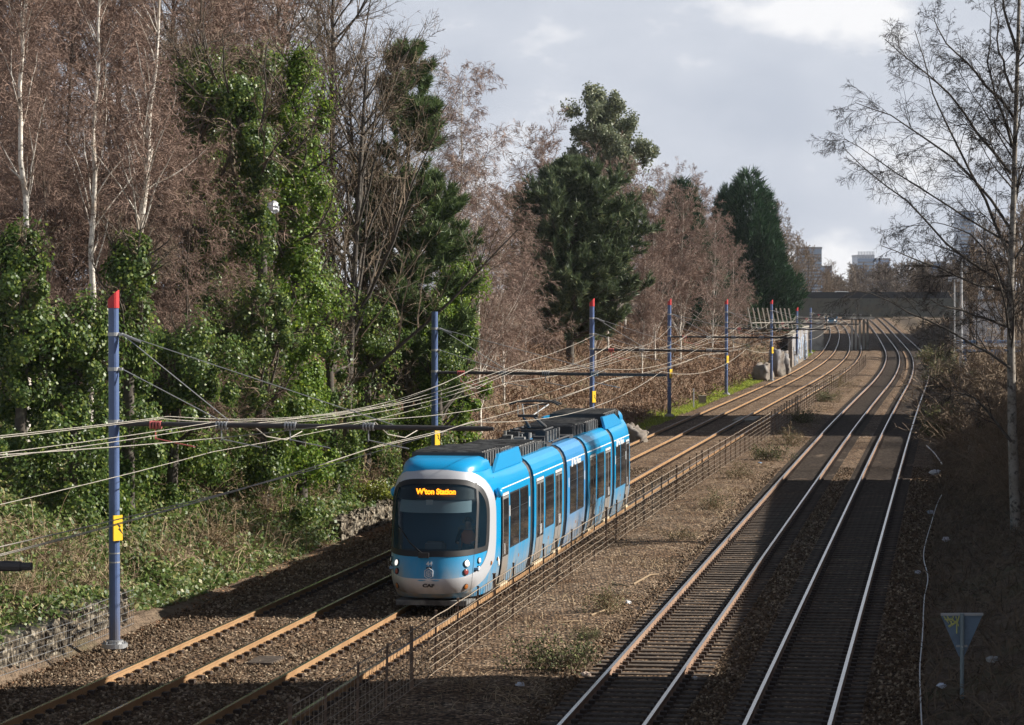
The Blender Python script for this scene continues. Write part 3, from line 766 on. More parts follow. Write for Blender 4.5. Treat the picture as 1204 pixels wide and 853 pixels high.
# ------------------------------------------------------------------ vegetation
M['bark_birch'] = mat('birch_bark', (.74, .69, .61), .8, noise=[(5, (.09, .075, .06), .53, .64), (1.1, (.35, .27, .2), .45, .7)])
M['bark'] = mat('tree_bark', (.13, .10, .075), .9, noise=[(4, (.07, .055, .04), .4, .65)])
M['bark_dark'] = mat('dark_bark', (.075, .062, .05), .9, noise=[(4, (.14, .125, .10), .5, .7)])
M['twig_birch'] = mat('purple_brown_twigs', (.30, .205, .16), .8, spec=.2, island=[(.17, .12, .095, .45, .9)])
M['twig_red'] = mat('red_brown_twigs', (.33, .235, .19), .8, spec=.2, island=[(.21, .15, .12, .35, .8)])
M['twig'] = mat('brown_twigs', (.20, .15, .105), .8, spec=.2, island=[(.10, .08, .06, .45, .9)])
M['twig_dark'] = mat('dark_twigs', (.045, .037, .032), .8, spec=.2)
M['twig_tan'] = mat('tan_twigs', (.27, .20, .14), .8, spec=.2, island=[(.16, .12, .08, .4, .9)])
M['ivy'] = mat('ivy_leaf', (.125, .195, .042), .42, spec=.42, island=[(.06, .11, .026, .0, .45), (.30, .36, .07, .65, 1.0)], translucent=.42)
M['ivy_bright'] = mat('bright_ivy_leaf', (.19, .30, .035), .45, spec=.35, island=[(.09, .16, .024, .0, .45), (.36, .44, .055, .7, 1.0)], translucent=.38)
M['ivy_ground'] = mat('ground_ivy_leaf', (.19, .26, .065), .46, spec=.35, island=[(.07, .115, .028, .0, .45), (.36, .33, .13, .7, 1.0)], translucent=.35)
M['yellow_leaf'] = mat('yellow_green_leaf', (.25, .27, .03), .45, island=[(.13, .17, .03, .2, .8)], translucent=.25)
M['pine'] = mat('pine_needles', (.15, .20, .065), .5, spec=.3, island=[(.065, .11, .045, .1, .75)], translucent=.2)
M['pine2'] = mat('dark_pine_needles', (.145, .185, .085), .5, spec=.3, island=[(.06, .09, .05, .1, .7), (.24, .26, .12, .85, 1.0)], translucent=.2)
M['evergreen'] = mat('evergreen_leaf', (.25, .275, .17), .45, spec=.4, island=[(.12, .15, .09, .1, .7), (.36, .35, .18, .82, 1.0)], translucent=.25)
M['cypress'] = mat('cypress_foliage', (.04, .09, .04), .6, spec=.25, island=[(.02, .05, .026, .2, .7), (.07, .12, .045, .85, 1.0)], translucent=.15)
M['bracken'] = mat('dead_bracken', (.29, .19, .125), .9, spec=.15, island=[(.14, .085, .06, .2, .8), (.32, .23, .15, .85, 1.0)])
M['dry'] = mat('dry_stems', (.44, .34, .22), .9, spec=.15, island=[(.2, .14, .09, .2, .8)])
M['litter_leaf'] = mat('fallen_leaf', (.27, .15, .08), .8, spec=.2, island=[(.15, .085, .05, .2, .7), (.42, .30, .2, .8, 1.0)])
M['grass'] = mat('bank_grass', (.42, .47, .07), .7, spec=.2, island=[(.16, .22, .035, .2, .8)], translucent=.3)
M['weed'] = mat('weed_leaf', (.19, .20, .08), .7, spec=.2, island=[(.06, .075, .035, .1, .6), (.2, .19, .09, .8, 1.0)], translucent=.15)

def nrm(v): return v / np.maximum(np.linalg.norm(v, axis=-1, keepdims=True), 1e-9)
def tubes(P, R, sides):
    Nn, K, _ = P.shape
    Tn = np.empty_like(P); Tn[:, 1:-1] = P[:, 2:] - P[:, :-2]; Tn[:, 0] = P[:, 1] - P[:, 0]; Tn[:, -1] = P[:, -1] - P[:, -2]; Tn = nrm(Tn)
    mean = nrm(P[:, -1] - P[:, 0]); ref = np.where(np.abs(mean[:, 2:3]) < .9, np.array([[0, 0, 1.]]), np.array([[1., 0, 0]]))[:, None, :]
    b1 = nrm(np.cross(Tn, np.broadcast_to(ref, Tn.shape))); b2 = np.cross(Tn, b1)
    an = np.arange(sides) * 2 * np.pi / sides
    V = P[:, :, None, :] + R[:, :, None, None] * (np.cos(an)[None, None, :, None] * b1[:, :, None, :] + np.sin(an)[None, None, :, None] * b2[:, :, None, :])
    n, k, s = np.meshgrid(np.arange(Nn), np.arange(K - 1), np.arange(sides), indexing='ij')
    i0 = (n * K + k) * sides; s1 = (s + 1) % sides
    F = np.stack([i0 + s, i0 + s1, i0 + sides + s1, i0 + sides + s], -1).reshape(-1, 4)
    return V.reshape(-1, 3), F
def ribbons(P, W, rng):
    """flat strips for the finest twigs and stems"""
    Nn, K, _ = P.shape; t = nrm(P[:, -1] - P[:, 0]); s = nrm(np.cross(t, nrm(rng.normal(size=(Nn, 3)))))[:, None, :] * W[:, :, None]
    V = np.stack([P - s, P + s], 2).reshape(-1, 3)
    n, k = np.meshgrid(np.arange(Nn), np.arange(K - 1), indexing='ij'); i0 = (n * K + k) * 2
    return V, np.stack([i0, i0 + 1, i0 + 3, i0 + 2], -1).reshape(-1, 4)
class NP:
    def __init__(s): s.V = []; s.F = []; s.I = []; s.n = 0
    def add(s, VF, mi=0):
        V, F = VF; s.V.append(V); s.F.append(F + s.n); s.I.append(mi); s.n += len(V); return s
    def mesh(s, name, mats, smooth=False): return npmesh(name, np.concatenate(s.V), s.F, mats, s.I, smooth)

def spawn(rng, P, R, n, t0, t1, a0, a1, ratio, K, wig, grav, rmin, rscale=.6, taper=.25, tfall=.55, lens=None, az=None):
    N0, K0, _ = P.shape
    pi = np.repeat(np.arange(N0), n); m = len(pi)
    t = t0 + (t1 - t0) * rng.random(m)
    f = t * (K0 - 1); i = np.minimum(f.astype(int), K0 - 2); f = (f - i)[:, None]
    st = P[pi, i] * (1 - f) + P[pi, i + 1] * f
    tg = nrm(P[pi, i + 1] - P[pi, i]); rad = R[pi, i] * (1 - f[:, 0]) + R[pi, i + 1] * f[:, 0]
    perp = nrm(np.cross(tg, nrm(rng.normal(size=(m, 3))))) if az is None else nrm(az(rng, tg, pi))
    an = np.radians(rng.uniform(a0, a1, m))[:, None]
    d = tg * np.cos(an) + perp * np.sin(an)
    plen = np.linalg.norm(np.diff(P, axis=1), axis=2).sum(1)
    L = (plen[pi] * ratio * (1 - tfall * t) * rng.uniform(.6, 1.3, m)) if lens is None else lens(rng, t, pi)
    out = np.empty((m, K, 3)); out[:, 0] = st; p = st.copy()
    for k in range(1, K):
        d = nrm(d + rng.normal(size=(m, 3)) * wig + np.array([0, 0, grav]) * (1.0 if not callable(grav) else 1))
        p = p + d * (L / (K - 1))[:, None]; out[:, k] = p
    r0 = np.maximum(rad * rscale, rmin)
    rr = r0[:, None] * np.linspace(1, taper, K)[None, :]
    return out, np.maximum(rr, rmin * .6)
def trunk_path(pts, r0, r1, K=14):
    pts = np.array(pts, float); t = np.linspace(0, 1, len(pts)); tt = np.linspace(0, 1, K)
    P = np.stack([np.interp(tt, t, pts[:, k]) for k in range(3)], 1)[None]
    return P, (r0 + (r1 - r0) * tt ** .8)[None]
def leaves(c, nrmv, size, rng, aspect=.8):
    m = len(c); t = nrm(np.cross(nrmv, rng.normal(size=(m, 3)))); b = np.cross(nrmv, t); s = np.asarray(size).reshape(-1, 1) * .5
    V = np.stack([c - t * s, c - b * s * aspect, c + t * s, c + b * s * aspect], 1).reshape(-1, 3)
    return V, np.arange(m * 4).reshape(-1, 4)
def blades(c, d, L, w, rng):
    """single tapered triangles (needles, grass)"""
    m = len(c); s = nrm(np.cross(d, rng.normal(size=(m, 3)))) * np.asarray(w).reshape(-1, 1)
    V = np.stack([c - s, c + s, c + d * np.asarray(L).reshape(-1, 1)], 1).reshape(-1, 3)
    return V, np.arange(m * 3).reshape(-1, 3)

def tree_obj(name, label, cat, trunk, crown, group=None):
    root = thing(name, label, cat, group=group)
    link('trunk', trunk, root); link('crown', crown, root)
    return root

def birch(seed, H, r0, twig, pts=None, bark='bark_birch', nl1=34, droop=-.16, twn=(9, 8, 4), spread=.34, t0=.22, up=.03, rt=.0062, fan=(25, 55)):
    rng = np.random.default_rng(seed)
    if pts is None:
        a = rng.uniform(-.05, .05, 2) * H
        pts = [(0, 0, 0), (a[0] * .3, a[1] * .2, H * .3), (a[0] * .9, a[1] * .7, H * .62), (a[0] * 1.2, a[1], H)]
    P0, R0 = trunk_path(pts, r0, .02)
    P0[:, 1:-1, :2] += rng.normal(size=(1, 12, 2)) * .05
    P1, R1 = spawn(rng, P0, R0, nl1, t0, .97, *fan, spread, 7, .10, up, .012, .34)
    P2, R2 = spawn(rng, P1, R1, twn[0], .15, 1, 25, 60, .5, 6, .13, droop * .25, .008, .6)
    P3, R3 = spawn(rng, P2, R2, twn[1], .1, 1, 20, 60, .55, 4, .15, droop, rt)
    P4, R4 = spawn(rng, P3, R3, twn[2], .1, 1, 20, 55, .75, 3, .18, droop * 1.3, rt * .8)
    tr = NP().add(tubes(P0, R0, 8)).add(tubes(P1, R1, 5)).mesh('trunk', M[bark], True)
    cr = NP().add(tubes(P2, R2, 3)).add(ribbons(P3, R3 * 1.25, rng)).add(ribbons(P4, R4 * 1.25, rng)).mesh('crown', M[twig])
    return tr, cr
def bare(seed, H, r0, twig='twig', bark='bark', nl1=22, ratio=.55, t0=.25, up=.10, fan=(25, 50), n=(8, 7, 4), rt=.008):
    rng = np.random.default_rng(seed)
    a = rng.uniform(-.06, .06, 2) * H
    P0, R0 = trunk_path([(0, 0, 0), (a[0] * .4, a[1] * .4, H * .4), (a[0], a[1], H * .85)], r0, .05)
    P1, R1 = spawn(rng, P0, R0, nl1, t0, .98, *fan, ratio, 8, .10, up, .02, .6)
    P2, R2 = spawn(rng, P1, R1, n[0], .2, 1, 25, 55, .5, 6, .12, up * .6, .012)
    P3, R3 = spawn(rng, P2, R2, n[1], .15, 1, 25, 60, .5, 4, .14, .03, rt)
    P4, R4 = spawn(rng, P3, R3, n[2], .1, 1, 25, 60, .6, 3, .16, .02, rt * .8)
    tr = NP().add(tubes(P0, R0, 8)).add(tubes(P1, R1, 5)).mesh('trunk', M[bark], True)
    cr = NP().add(tubes(P2, R2, 3)).add(ribbons(P3, R3 * 1.25, rng)).add(ribbons(P4, R4 * 1.25, rng)).mesh('crown', M[twig])
    return tr, cr
def ivy_cloud(rng, path, rad, n, clumps, size=(.075, .13), sig=.42):
    """leaves in clumps wrapped round a path; rad(t) is the radius"""
    path = np.array(path, float); tt = np.linspace(0, 1, len(path))
    t = rng.random(clumps) ** 1.25; c = np.stack([np.interp(t, tt, path[:, k]) for k in range(3)], 1)
    az = rng.uniform(0, 2 * np.pi, clumps); rr = np.array([rad(x) for x in t]) * (.35 + 1.0 * rng.random(clumps) ** 1.2) * (1 + .35 * np.sin(t * 23 + rng.uniform(0, 6)))
    o = np.stack([np.cos(az), np.sin(az), np.zeros(clumps)], 1); cc = c + o * rr[:, None]
    n = int(n * 1.6); k = rng.integers(0, clumps, n); sg = sig * (.45 + 1.25 * rng.random(clumps) ** 1.8)
    off = rng.normal(size=(n, 3)); off = nrm(off) * (rng.random((n, 1)) ** .45) * sg[k][:, None] * np.array([1.1, 1.1, 1.4])
    p = cc[k] + off
    nv = nrm(nrm(off) * .8 + o[k] * .7 + rng.normal(size=(n, 3)) * .55 + np.array([0, 0, .25]))
    return leaves(p, nv, rng.uniform(*size, n), rng)
def ivy_tree(seed, pts, r0, rad, n, clumps, leaf='ivy', twigs=True, size=(.075, .13), sig=.42, top=0):
    rng = np.random.default_rng(seed)
    P0, R0 = trunk_path(pts, r0, .06)
    b = NP().add(tubes(P0, R0, 8))
    P1, R1 = spawn(rng, P0, R0, 26, .3, 1, 30, 70, .3, 6, .14, .05, .015, .5)
    b.add(tubes(P1, R1, 5)); tr = b.mesh('trunk', M['bark_dark'], True)
    c = NP().add(ivy_cloud(rng, pts, rad, n, clumps, size, sig))
    mats = [M[leaf], M['twig']]
    if twigs:
        P2, R2 = spawn(rng, P1, R1, 9, .2, 1, 25, 65, .5, 5, .15, .0, .008)
        P3, R3 = spawn(rng, P2, R2, 8, .1, 1, 25, 65, .6, 3, .18, -.05, .006)
        c.add(tubes(P2, R2, 3), 1).add(ribbons(P3, R3 * 1.3, rng), 1)
    return tr, c.mesh('crown', mats)
def needles(rng, tips, dirs, n, L, w, spread=.55):
    m = len(tips); k = np.repeat(np.arange(m), n)
    back = rng.random((len(k), 1)) * .35
    d = nrm(dirs[k] + rng.normal(size=(len(k), 3)) * spread)
    return blades(tips[k] - dirs[k] * back, d, L * rng.uniform(.7, 1.2, len(k)), np.full(len(k), w), rng)
def pine(seed, H, r0, prof, nb, leaf, nsub=8, tn=4, per=14, L=.26, w=.018, t0=.1, tipup=.16, trunk_pts=None):
    """prof(t) -> branch length at height fraction t"""
    rng = np.random.default_rng(seed)
    P0, R0 = trunk_path(trunk_pts or [(0, 0, 0), (.15, 0, H * .5), (0, .1, H)], r0, .03)
    P1, R1 = spawn(rng, P0, R0, nb, t0, .99, 55, 90, 1, 7, .07, tipup * .6, .015, .35, lens=lambda r, t, pi: np.array([prof(x) for x in t]) * r.uniform(.65, 1.15, len(t)))
    P2, R2 = spawn(rng, P1, R1, nsub, .25, 1, 25, 60, .45, 4, .10, tipup, .008)
    # tufts near the ends
    fr = np.linspace(.4, 1, tn); tips = []; dirs = []
    for q in fr:
        f = q * 3; i = min(int(f), 2); f -= i
        tips.append(P2[:, i] * (1 - f) + P2[:, i + 1] * f); dirs.append(nrm(nrm(P2[:, i + 1] - P2[:, i]) + np.array([0, 0, .55])))
    tips = np.concatenate(tips); dirs = np.concatenate(dirs)
    tr = NP().add(tubes(P0, R0, 8)).add(tubes(P1, R1, 4)).add(tubes(P2, R2, 3)).mesh('trunk', M['bark_dark'], True)
    cr = NP().add(needles(rng, tips, dirs, per, L, w)).mesh('crown', M[leaf])
    return tr, cr
def broad_evergreen(seed, H, r0):
    rng = np.random.default_rng(seed)
    P0, R0 = trunk_path([(0, 0, 0), (.3, 0, H * .5), (-.2, 0, H * .84)], r0, .08)
    P1, R1 = spawn(rng, P0, R0, 36, .42, .98, 20, 66, .46, 7, .09, .05, .03, .5, lens=lambda r, t, pi: r.uniform(3.0, 7.6, len(t)) * (1.15 - .6 * t))
    P2, R2 = spawn(rng, P1, R1, 4, .35, 1, 25, 55, .42, 5, .1, .08, .015)
    e = np.concatenate([P2[:, -1], P2[:, 3], P1[:, -1]]); k = rng.integers(0, len(e), 40000)
    sg = rng.uniform(.35, .85, len(e)); off = nrm(rng.normal(size=(len(k), 3))) * (rng.random((len(k), 1)) ** .5) * sg[k][:, None] * np.array([1, 1, 1.35])
    nv = nrm(rng.normal(size=(len(k), 3)) + nrm(off) * .8)
    tr = NP().add(tubes(P0, R0, 8)).add(tubes(P1, R1, 5)).add(tubes(P2, R2, 3)).mesh('trunk', M['bark'], True)
    return tr, NP().add(leaves(e[k] + off, nv, rng.uniform(.18, .34, len(k)), rng, .5)).mesh('crown', M['evergreen'])
def cypress(seed, H, R):
    rng = np.random.default_rng(seed)
    n = 5200; z = 1 - np.sqrt(rng.random(n)); z = .04 + .96 * z
    az = rng.uniform(0, 2 * np.pi, n); lump = 1 + .16 * np.sin(az * 3 + z * 9) + .12 * np.sin(az * 5 - z * 14)
    prof = R * np.minimum(1, (1 - z) ** .62 * 1.25) * lump
    rr = prof * rng.uniform(.6, 1.0, n); o = np.stack([np.cos(az), np.sin(az), np.zeros(n)], 1)
    c = o * rr[:, None] + np.array([0, 0, 1]) * (z * H)[:, None]
    d = nrm(o * .75 + np.array([0, 0, 1]) + rng.normal(size=(n, 3)) * .25)
    V = NP()
    k = np.repeat(np.arange(n), 9)
    V.add(blades(c[k] + rng.normal(size=(len(k), 3)) * .12, nrm(d[k] + rng.normal(size=(len(k), 3)) * .35), rng.uniform(.5, 1.1, len(k)), np.full(len(k), .07), rng))
    P0, R0 = trunk_path([(0, 0, 0), (0, 0, H * .9)], .3, .05)
    return NP().add(tubes(P0, R0, 8)).mesh('trunk', M['bark'], True), V.mesh('crown', M['cypress'])
def shrub(seed, n1, H, twig, n=(6, 6), spread=(5, 50), leafm=None, nleaf=0, rt=.007, size=(.06, .12)):
    rng = np.random.default_rng(seed); m = n1
    d = nrm(np.stack([rng.normal(size=m) * .5, rng.normal(size=m) * .5, np.ones(m)], 1)); L = H * rng.uniform(.5, 1.05, m)
    P = np.empty((m, 6, 3)); P[:, 0] = rng.normal(size=(m, 3)) * np.array([.35, .35, 0]); dd = d.copy()
    for k in range(1, 6):
        dd = nrm(dd + rng.normal(size=(m, 3)) * .12 + np.array([0, 0, -.05])); P[:, k] = P[:, k - 1] + dd * (L / 5)[:, None]
    R = np.full((m, 6), .014) * np.linspace(1, .5, 6)
    P2, R2 = spawn(rng, P, R, n[0], .2, 1, 25, 65, .45, 4, .15, 0, rt)
    P3, R3 = spawn(rng, P2, R2, n[1], .1, 1, 25, 65, .6, 3, .18, -.04, rt * .8)
    st = NP().add(tubes(P, R, 4)).mesh('stems', M[twig])
    c = NP().add(tubes(P2, R2, 3)).add(ribbons(P3, R3 * 1.3, rng)); mats = [M[twig]]
    if nleaf:
        e = np.concatenate([P3[:, -1], P3[:, 1], P2[:, -1]]); k = rng.integers(0, len(e), nleaf)
        c.add(leaves(e[k] + rng.normal(size=(nleaf, 3)) * .12, nrm(rng.normal(size=(nleaf, 3)) + np.array([.3, -.3, .5])), rng.uniform(*size, nleaf), rng), 1); mats.append(M[leafm])
    return st, c.mesh('crown', mats)
def shrub_obj(name, label, cat, st, cr, group=None):
    root = thing(name, label, cat, group=group); link('stems', st, root); link('crown', cr, root); return root
def at(px, Y): return ((px - 602) * Y / FPX)
def gz(x, y): return float(ground(x, y)) - .08
def stand(root, px, Y, rz=0.0, sc=1.0):
    x = at(px, Y); return place(root, (x, Y, gz(x, Y)), rz, sc)
def hgt(px, Y, py):          # height above the local ground of a photo row at distance Y
    return CAM_H - (py - 340) * Y / FPX - gz(at(px, Y), Y)

def woods():
    # --- birches with pale trunks in front, left
    def trunk_from(pxs, Y):
        b = at(pxs[0][0], Y); g = gz(b, Y)
        return [(at(px, Y) - b, .25 * math.sin(k), CAM_H - (py - 340) * Y / FPX - g) for k, (px, py) in enumerate(pxs)]
    Y = 86
    pts = trunk_from([(150, 500), (155, 330), (166, 245), (176, 140), (190, 20), (196, -60)], Y); pts[0] = (0, 0, 0)
    a = tree_obj('birch_tree', 'leaning birch with the whitest trunk, ivy round its foot, behind the tall pole', 'tree', *birch(11, 0, .165, 'twig_birch', pts, nl1=28, spread=.21, t0=.3, twn=(10, 9, 4), rt=.007, fan=(22, 42)))
    stand(a, 150, Y)
    a1 = a
    Y = 88
    pts = trunk_from([(104, 500), (106, 330), (112, 180), (116, 40), (120, -80)], Y); pts[0] = (0, 0, 0)
    b = tree_obj('birch_tree', 'straight birch with thin tan trunk between two other birches', 'tree', *birch(12, 0, .125, 'twig_birch', pts, nl1=28, spread=.20, t0=.25, twn=(10, 9, 4), rt=.007, fan=(20, 38)))
    stand(b, 104, Y)
    Y = 84
    pts = trunk_from([(30, 480), (27, 270), (22, 120), (30, 0), (26, -80)], Y); pts[0] = (0, 0, 0)
    c = tree_obj('birch_tree', 'birch with a slender pale trunk at the edge of the wood, its foot in ivy', 'tree', *birch(13, 0, .12, 'twig_birch', pts, nl1=28, spread=.20, t0=.25, twn=(10, 9, 4), rt=.007, fan=(20, 38)))
    stand(c, 30, Y)
    tr, cr = birch(14, 18, .13, 'twig_birch', nl1=54, spread=.34, t0=.08, twn=(11, 10, 4), rt=.009, bark='bark')
    d = tree_obj('birch_tree', 'twiggy birch crown filling the gap behind the white leaning birch', 'tree', tr, cr, 'birches in the wood')
    stand(d, 215, 99, .4, .95)
    lab = ['purple brown birch crown hanging behind the thin birch trunks', 'birch with a dense purple crown over the ivy shrubs by the picture edge', 'tall birch crown over the dark ivy trees behind the white birch',
           'birch crown in shade between the two ivy covered trees', 'tall birch crown far back between the edge birch and the straight birch', 'tall birch crown far back just right of the white leaning birch', 'purple birch crown directly behind the straight thin birch', 'lower birch twigs spreading over the dark ivy covered tree', 'short birch drooping over the ivy thicket left of the tall blue pole', 'purple twigs hanging in front of the two ivy covered trees', 'short birch drooping over the rounded ivy shrub']
    for (px, Y, rz, sc), l in zip([(70, 98, 1.2, 1.0), (5, 95, 2.6, .95), (140, 110, 4.0, 1.15), (290, 118, 5.2, 1.0), (40, 112, 2.2, 1.2), (190, 116, 3.3, 1.2), (105, 106, .2, 1.1), (250, 108, 1.9, .8), (62, 90, 4.4, .62), (270, 104, 3.0, .72), (215, 90, 5.6, .6)], lab):
        stand(dup(d, label=l), px, Y, rz, sc)
    for (px, Y, rz, sc), l in zip([(-70, 92, 1.7, 1.0), (-150, 100, 3.1, 1.1), (-230, 92, 4.6, 1.0), (-110, 118, .4, 1.2)], ['birch in the wood just past the picture edge behind the ivy thicket', 'birch of the wood outside the picture, farther along the bank top', 'birch of the wood outside the picture above the near bank', 'tall birch of the wood outside the picture, deep in the trees']):
        stand(dup(d, label=l), px, Y, rz, sc)
    # --- ivy-clad trees
    def ivy_from(seed, pxs, Y, rad, n, cl, leaf, label, size=(.075, .13), sig=.42, twigs=True, name='ivy_clad_tree'):
        p = trunk_from(pxs, Y); p[0] = (0, 0, 0)
        p = [(x, .3 * math.sin(k * 2), z) for k, (x, y, z) in enumerate(p)]
        t = tree_obj(name, label, 'tree', *ivy_tree(seed, p, .2, rad, n, cl, leaf, twigs, size, sig)); stand(t, pxs[0][0], Y); return t
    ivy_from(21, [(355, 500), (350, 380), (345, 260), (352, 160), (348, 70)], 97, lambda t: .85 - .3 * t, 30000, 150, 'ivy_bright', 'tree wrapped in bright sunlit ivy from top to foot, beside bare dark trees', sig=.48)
    ivy_from(22, [(245, 500), (238, 380), (240, 250), (232, 140), (240, 50)], 95, lambda t: .95 - .35 * t, 22000, 110, 'ivy', 'tall dark ivy covered tree just right of the white leaning birch')
    ivy_from(23, [(285, 500), (285, 300), (275, 180), (285, 60)], 102, lambda t: 1.2 - .3 * t, 26000, 130, 'ivy', 'broad ivy covered tree with a dark hollow beneath, behind the bright one')
    ivy_from(24, [(310, 500), (305, 420), (300, 340)], 93, lambda t: 1.0, 16000, 75, 'ivy', 'low ivy smothered stump tree in front of the brightest ivy tree')
    ivy_from(25, [(395, 480), (385, 400), (375, 320)], 100, lambda t: .8, 12000, 70, 'ivy', 'short ivy covered trunk right of the brightest ivy tree')
    ivy_from(26, [(150, 510), (150, 420), (155, 330), (160, 290)], 82, lambda t: .8 - .6 * t, 20000, 80, 'ivy', 'glossy ivy thicket round the foot of the white leaning birch', size=(.085, .135))
    ivy_from(27, [(85, 520), (85, 440), (90, 370)], 80, lambda t: 1.0 - .5 * t, 20000, 80, 'ivy', 'glossy ivy thicket just left of the tall blue pole', size=(.085, .135))
    ivy_from(28, [(20, 530), (25, 430), (30, 340), (25, 285)], 79, lambda t: 1.0 - .6 * t, 22000, 80, 'ivy', 'ivy thicket at the picture edge below the slender birch', size=(.085, .135))
    ivy_from(29, [(200, 540), (205, 470), (215, 390)], 86, lambda t: 1.1, 22000, 85, 'ivy', 'rounded ivy shrub on the bank right of the tall blue pole')
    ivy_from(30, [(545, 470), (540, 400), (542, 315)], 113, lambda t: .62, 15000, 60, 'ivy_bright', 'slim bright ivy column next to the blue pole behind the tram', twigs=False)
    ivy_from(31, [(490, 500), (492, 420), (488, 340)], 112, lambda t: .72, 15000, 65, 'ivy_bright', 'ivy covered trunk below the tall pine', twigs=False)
    ivy_from(32, [(430, 500), (432, 430), (440, 350)], 108, lambda t: .9, 14000, 60, 'ivy', 'dark ivy thicket under the bare dark trees', twigs=True)
    ivy_from(33, [(520, 500), (515, 455), (515, 425)], 110, lambda t: .7, 9000, 45, 'ivy', 'ivy mound at the foot of the slim ivy column', twigs=False)
    ivy_from(34, [(312, 500), (308, 300), (300, 170), (262, 112), (215, 88)], 94, lambda t: .45 + .35 * (t > .6), 26000, 110, 'ivy', 'ivy clad tree leaning over, its leafy top reaching towards the white leaning birch')
    # --- dark bare trees
    tr, cr = bare(41, 19, .2, 'twig', 'bark_dark', nl1=26, t0=.12, n=(9, 8, 4))
    e = tree_obj('bare_tree', 'dark bare tree with upswept branches right of the brightest ivy tree', 'tree', tr, cr, 'bare trees in the wood'); stand(e, 405, 106, .3, .95)
    tr2, cr2 = bare(42, 20, .22, 'twig', 'bark_dark', nl1=24, t0=.2, n=(9, 8, 4))
    f = tree_obj('bare_tree', 'tall bare tree whose twigs reach the sky over the ivy trees', 'tree', tr2, cr2, 'bare trees in the wood'); stand(f, 330, 125, 2.0, 1.1)
    for (src, px, Y, rz, sc), l in zip([(e, 440, 112, 2.2, .9), (f, 270, 135, 4, 1.15), (f, 390, 130, 5.1, 1.1), (e, 200, 125, 1.0, 1.15), (e, 60, 120, 3.5, 1.15), (f, 130, 130, .7, 1.2), (f, 15, 118, 2.9, 1.15), (e, 545, 150, 3.0, .66), (e, 350, 112, 5.5, .8)],
            ['bare tree with dark twigs touching the tall pine', 'bare tree with fine twigs against the sky above the dark ivy trees', 'bare tree top standing between the bright ivy and the pine', 'bare tree top behind the white leaning birch',
             'bare tree behind the straight thin birch', 'bare tree rising between the two pale birch trunks', 'bare tree at the picture edge behind the slender birch', 'bare tree showing between the pine and the weeping birch', 'low bare tree tangled into the brightest ivy tree']):
        stand(dup(src, label=l), px, Y, rz, sc)
    # --- the tall pine
    Hp = hgt(480, 112, 62)
    def prof(t): return 1.0 + 3.0 * (1 - t) ** .8 if t > .35 else 2.2 + 1.2 * (t / .35)
    pi = tree_obj('pine_tree', 'tall open pine with upright shoots between bare dark trees and weeping birch', 'tree', *pine(51, Hp, .24, lambda t: prof(t) * 1.0, 120, 'pine', nsub=12, tn=5, per=16, L=.34, w=.026, t0=.18)); stand(pi, 478, 112)
    # --- the dark round pine
    Hq = hgt(672, 195, 192)
    def prof2(t): return float(np.interp(t, [.1, .2, .35, .5, .65, .8, .9, 1.0], [3.2, 4.6, 5.6, 5.5, 4.5, 2.9, 1.6, .4]))
    pq = tree_obj('pine_tree', 'dark broad pine with a rounded crown standing alone before the brown birches', 'tree', *pine(52, Hq, .3, prof2, 170, 'pine2', nsub=14, tn=5, per=13, L=.5, w=.05, t0=.12, tipup=.13)); stand(pq, 670, 195)
    # --- weeping red brown birches, middle
    tr, cr = birch(61, 18, .13, 'twig_red', nl1=50, droop=-.22, twn=(10, 10, 4), spread=.38, t0=.08, rt=.011, bark='bark_birch')
    g = tree_obj('birch_tree', 'weeping red brown birch right of the tall pine', 'tree', tr, cr, 'weeping birches beyond the pine'); stand(g, 565, 138, 0, .68)
    tr3, cr3 = birch(62, 16, .12, 'twig_red', nl1=50, droop=.02, twn=(10, 9, 4), spread=.40, t0=.08, rt=.016, bark='bark_birch', up=.08, fan=(18, 45))
    h = tree_obj('birch_tree', 'red brown birch with a pale trunk just right of the dark round pine', 'tree', tr3, cr3, 'weeping birches beyond the pine'); stand(h, 770, 225, 1.0, .80)
    labs = ['weeping birch with hanging twigs touching the dark round pine', 'pale red birch haze behind the weeping birches', 'birch standing behind the dark round pine, twigs over its left shoulder', 'birch between the dark round pine and the grey leafy evergreen',
            'birch below the tall grey green evergreen', 'birch with drooping curtain of twigs next to the dark cypress', 'birch just right of the pale trunked one', 'brown birch before the cypress, its twigs down to the bank', 'birch crown topping the brown bank over the fourth pole',
            'birch behind the pale trunked birches', 'low birch leaning over the bank behind the third pole', 'birch far back under the small dark conifer', 'thin birch over the bank between tall pine and round pine']
    for (src, px, Y, rz, sc), l in zip([(g, 592, 152, 2.0, .60), (g, 535, 165, 4.1, .86), (h, 640, 232, 3.2, .95), (h, 715, 215, .3, .82), (h, 735, 245, 2.2, .88), (g, 838, 268, 5.0, .68), (h, 800, 238, 4.2, .82), (g, 862, 285, 2.6, .55),
            (h, 755, 208, 5.6, .55), (g, 790, 275, .9, .8), (h, 700, 200, 2.8, .5), (h, 825, 290, 1.9, .85), (h, 618, 184, 1.4, .4)], labs):
        stand(dup(src, label=l), px, Y, rz, sc)
    # --- big evergreen and conifers behind
    ev = tree_obj('evergreen_tree', 'tall grey green evergreen rising above the dark round pine', 'tree', *broad_evergreen(71, hgt(715, 245, 92), .4)); stand(ev, 716, 245)
    cy = tree_obj('cypress_tree', 'dark pointed cypress at the end of the wood beside the overbridge', 'tree', *cypress(72, hgt(878, 300, 198), 4.6), group='cypresses'); stand(cy, 880, 300)
    c2 = dup(cy, label='second cypress half hidden behind the drooping birch, left of the pointed one'); stand(c2, 856, 306, 1.3, (.7, .7, .88))
    c3 = dup(cy, label='small dark conifer tip rising over the birches below the grey green evergreen'); stand(c3, 801, 275, 2.2, (.8, .8, .84))
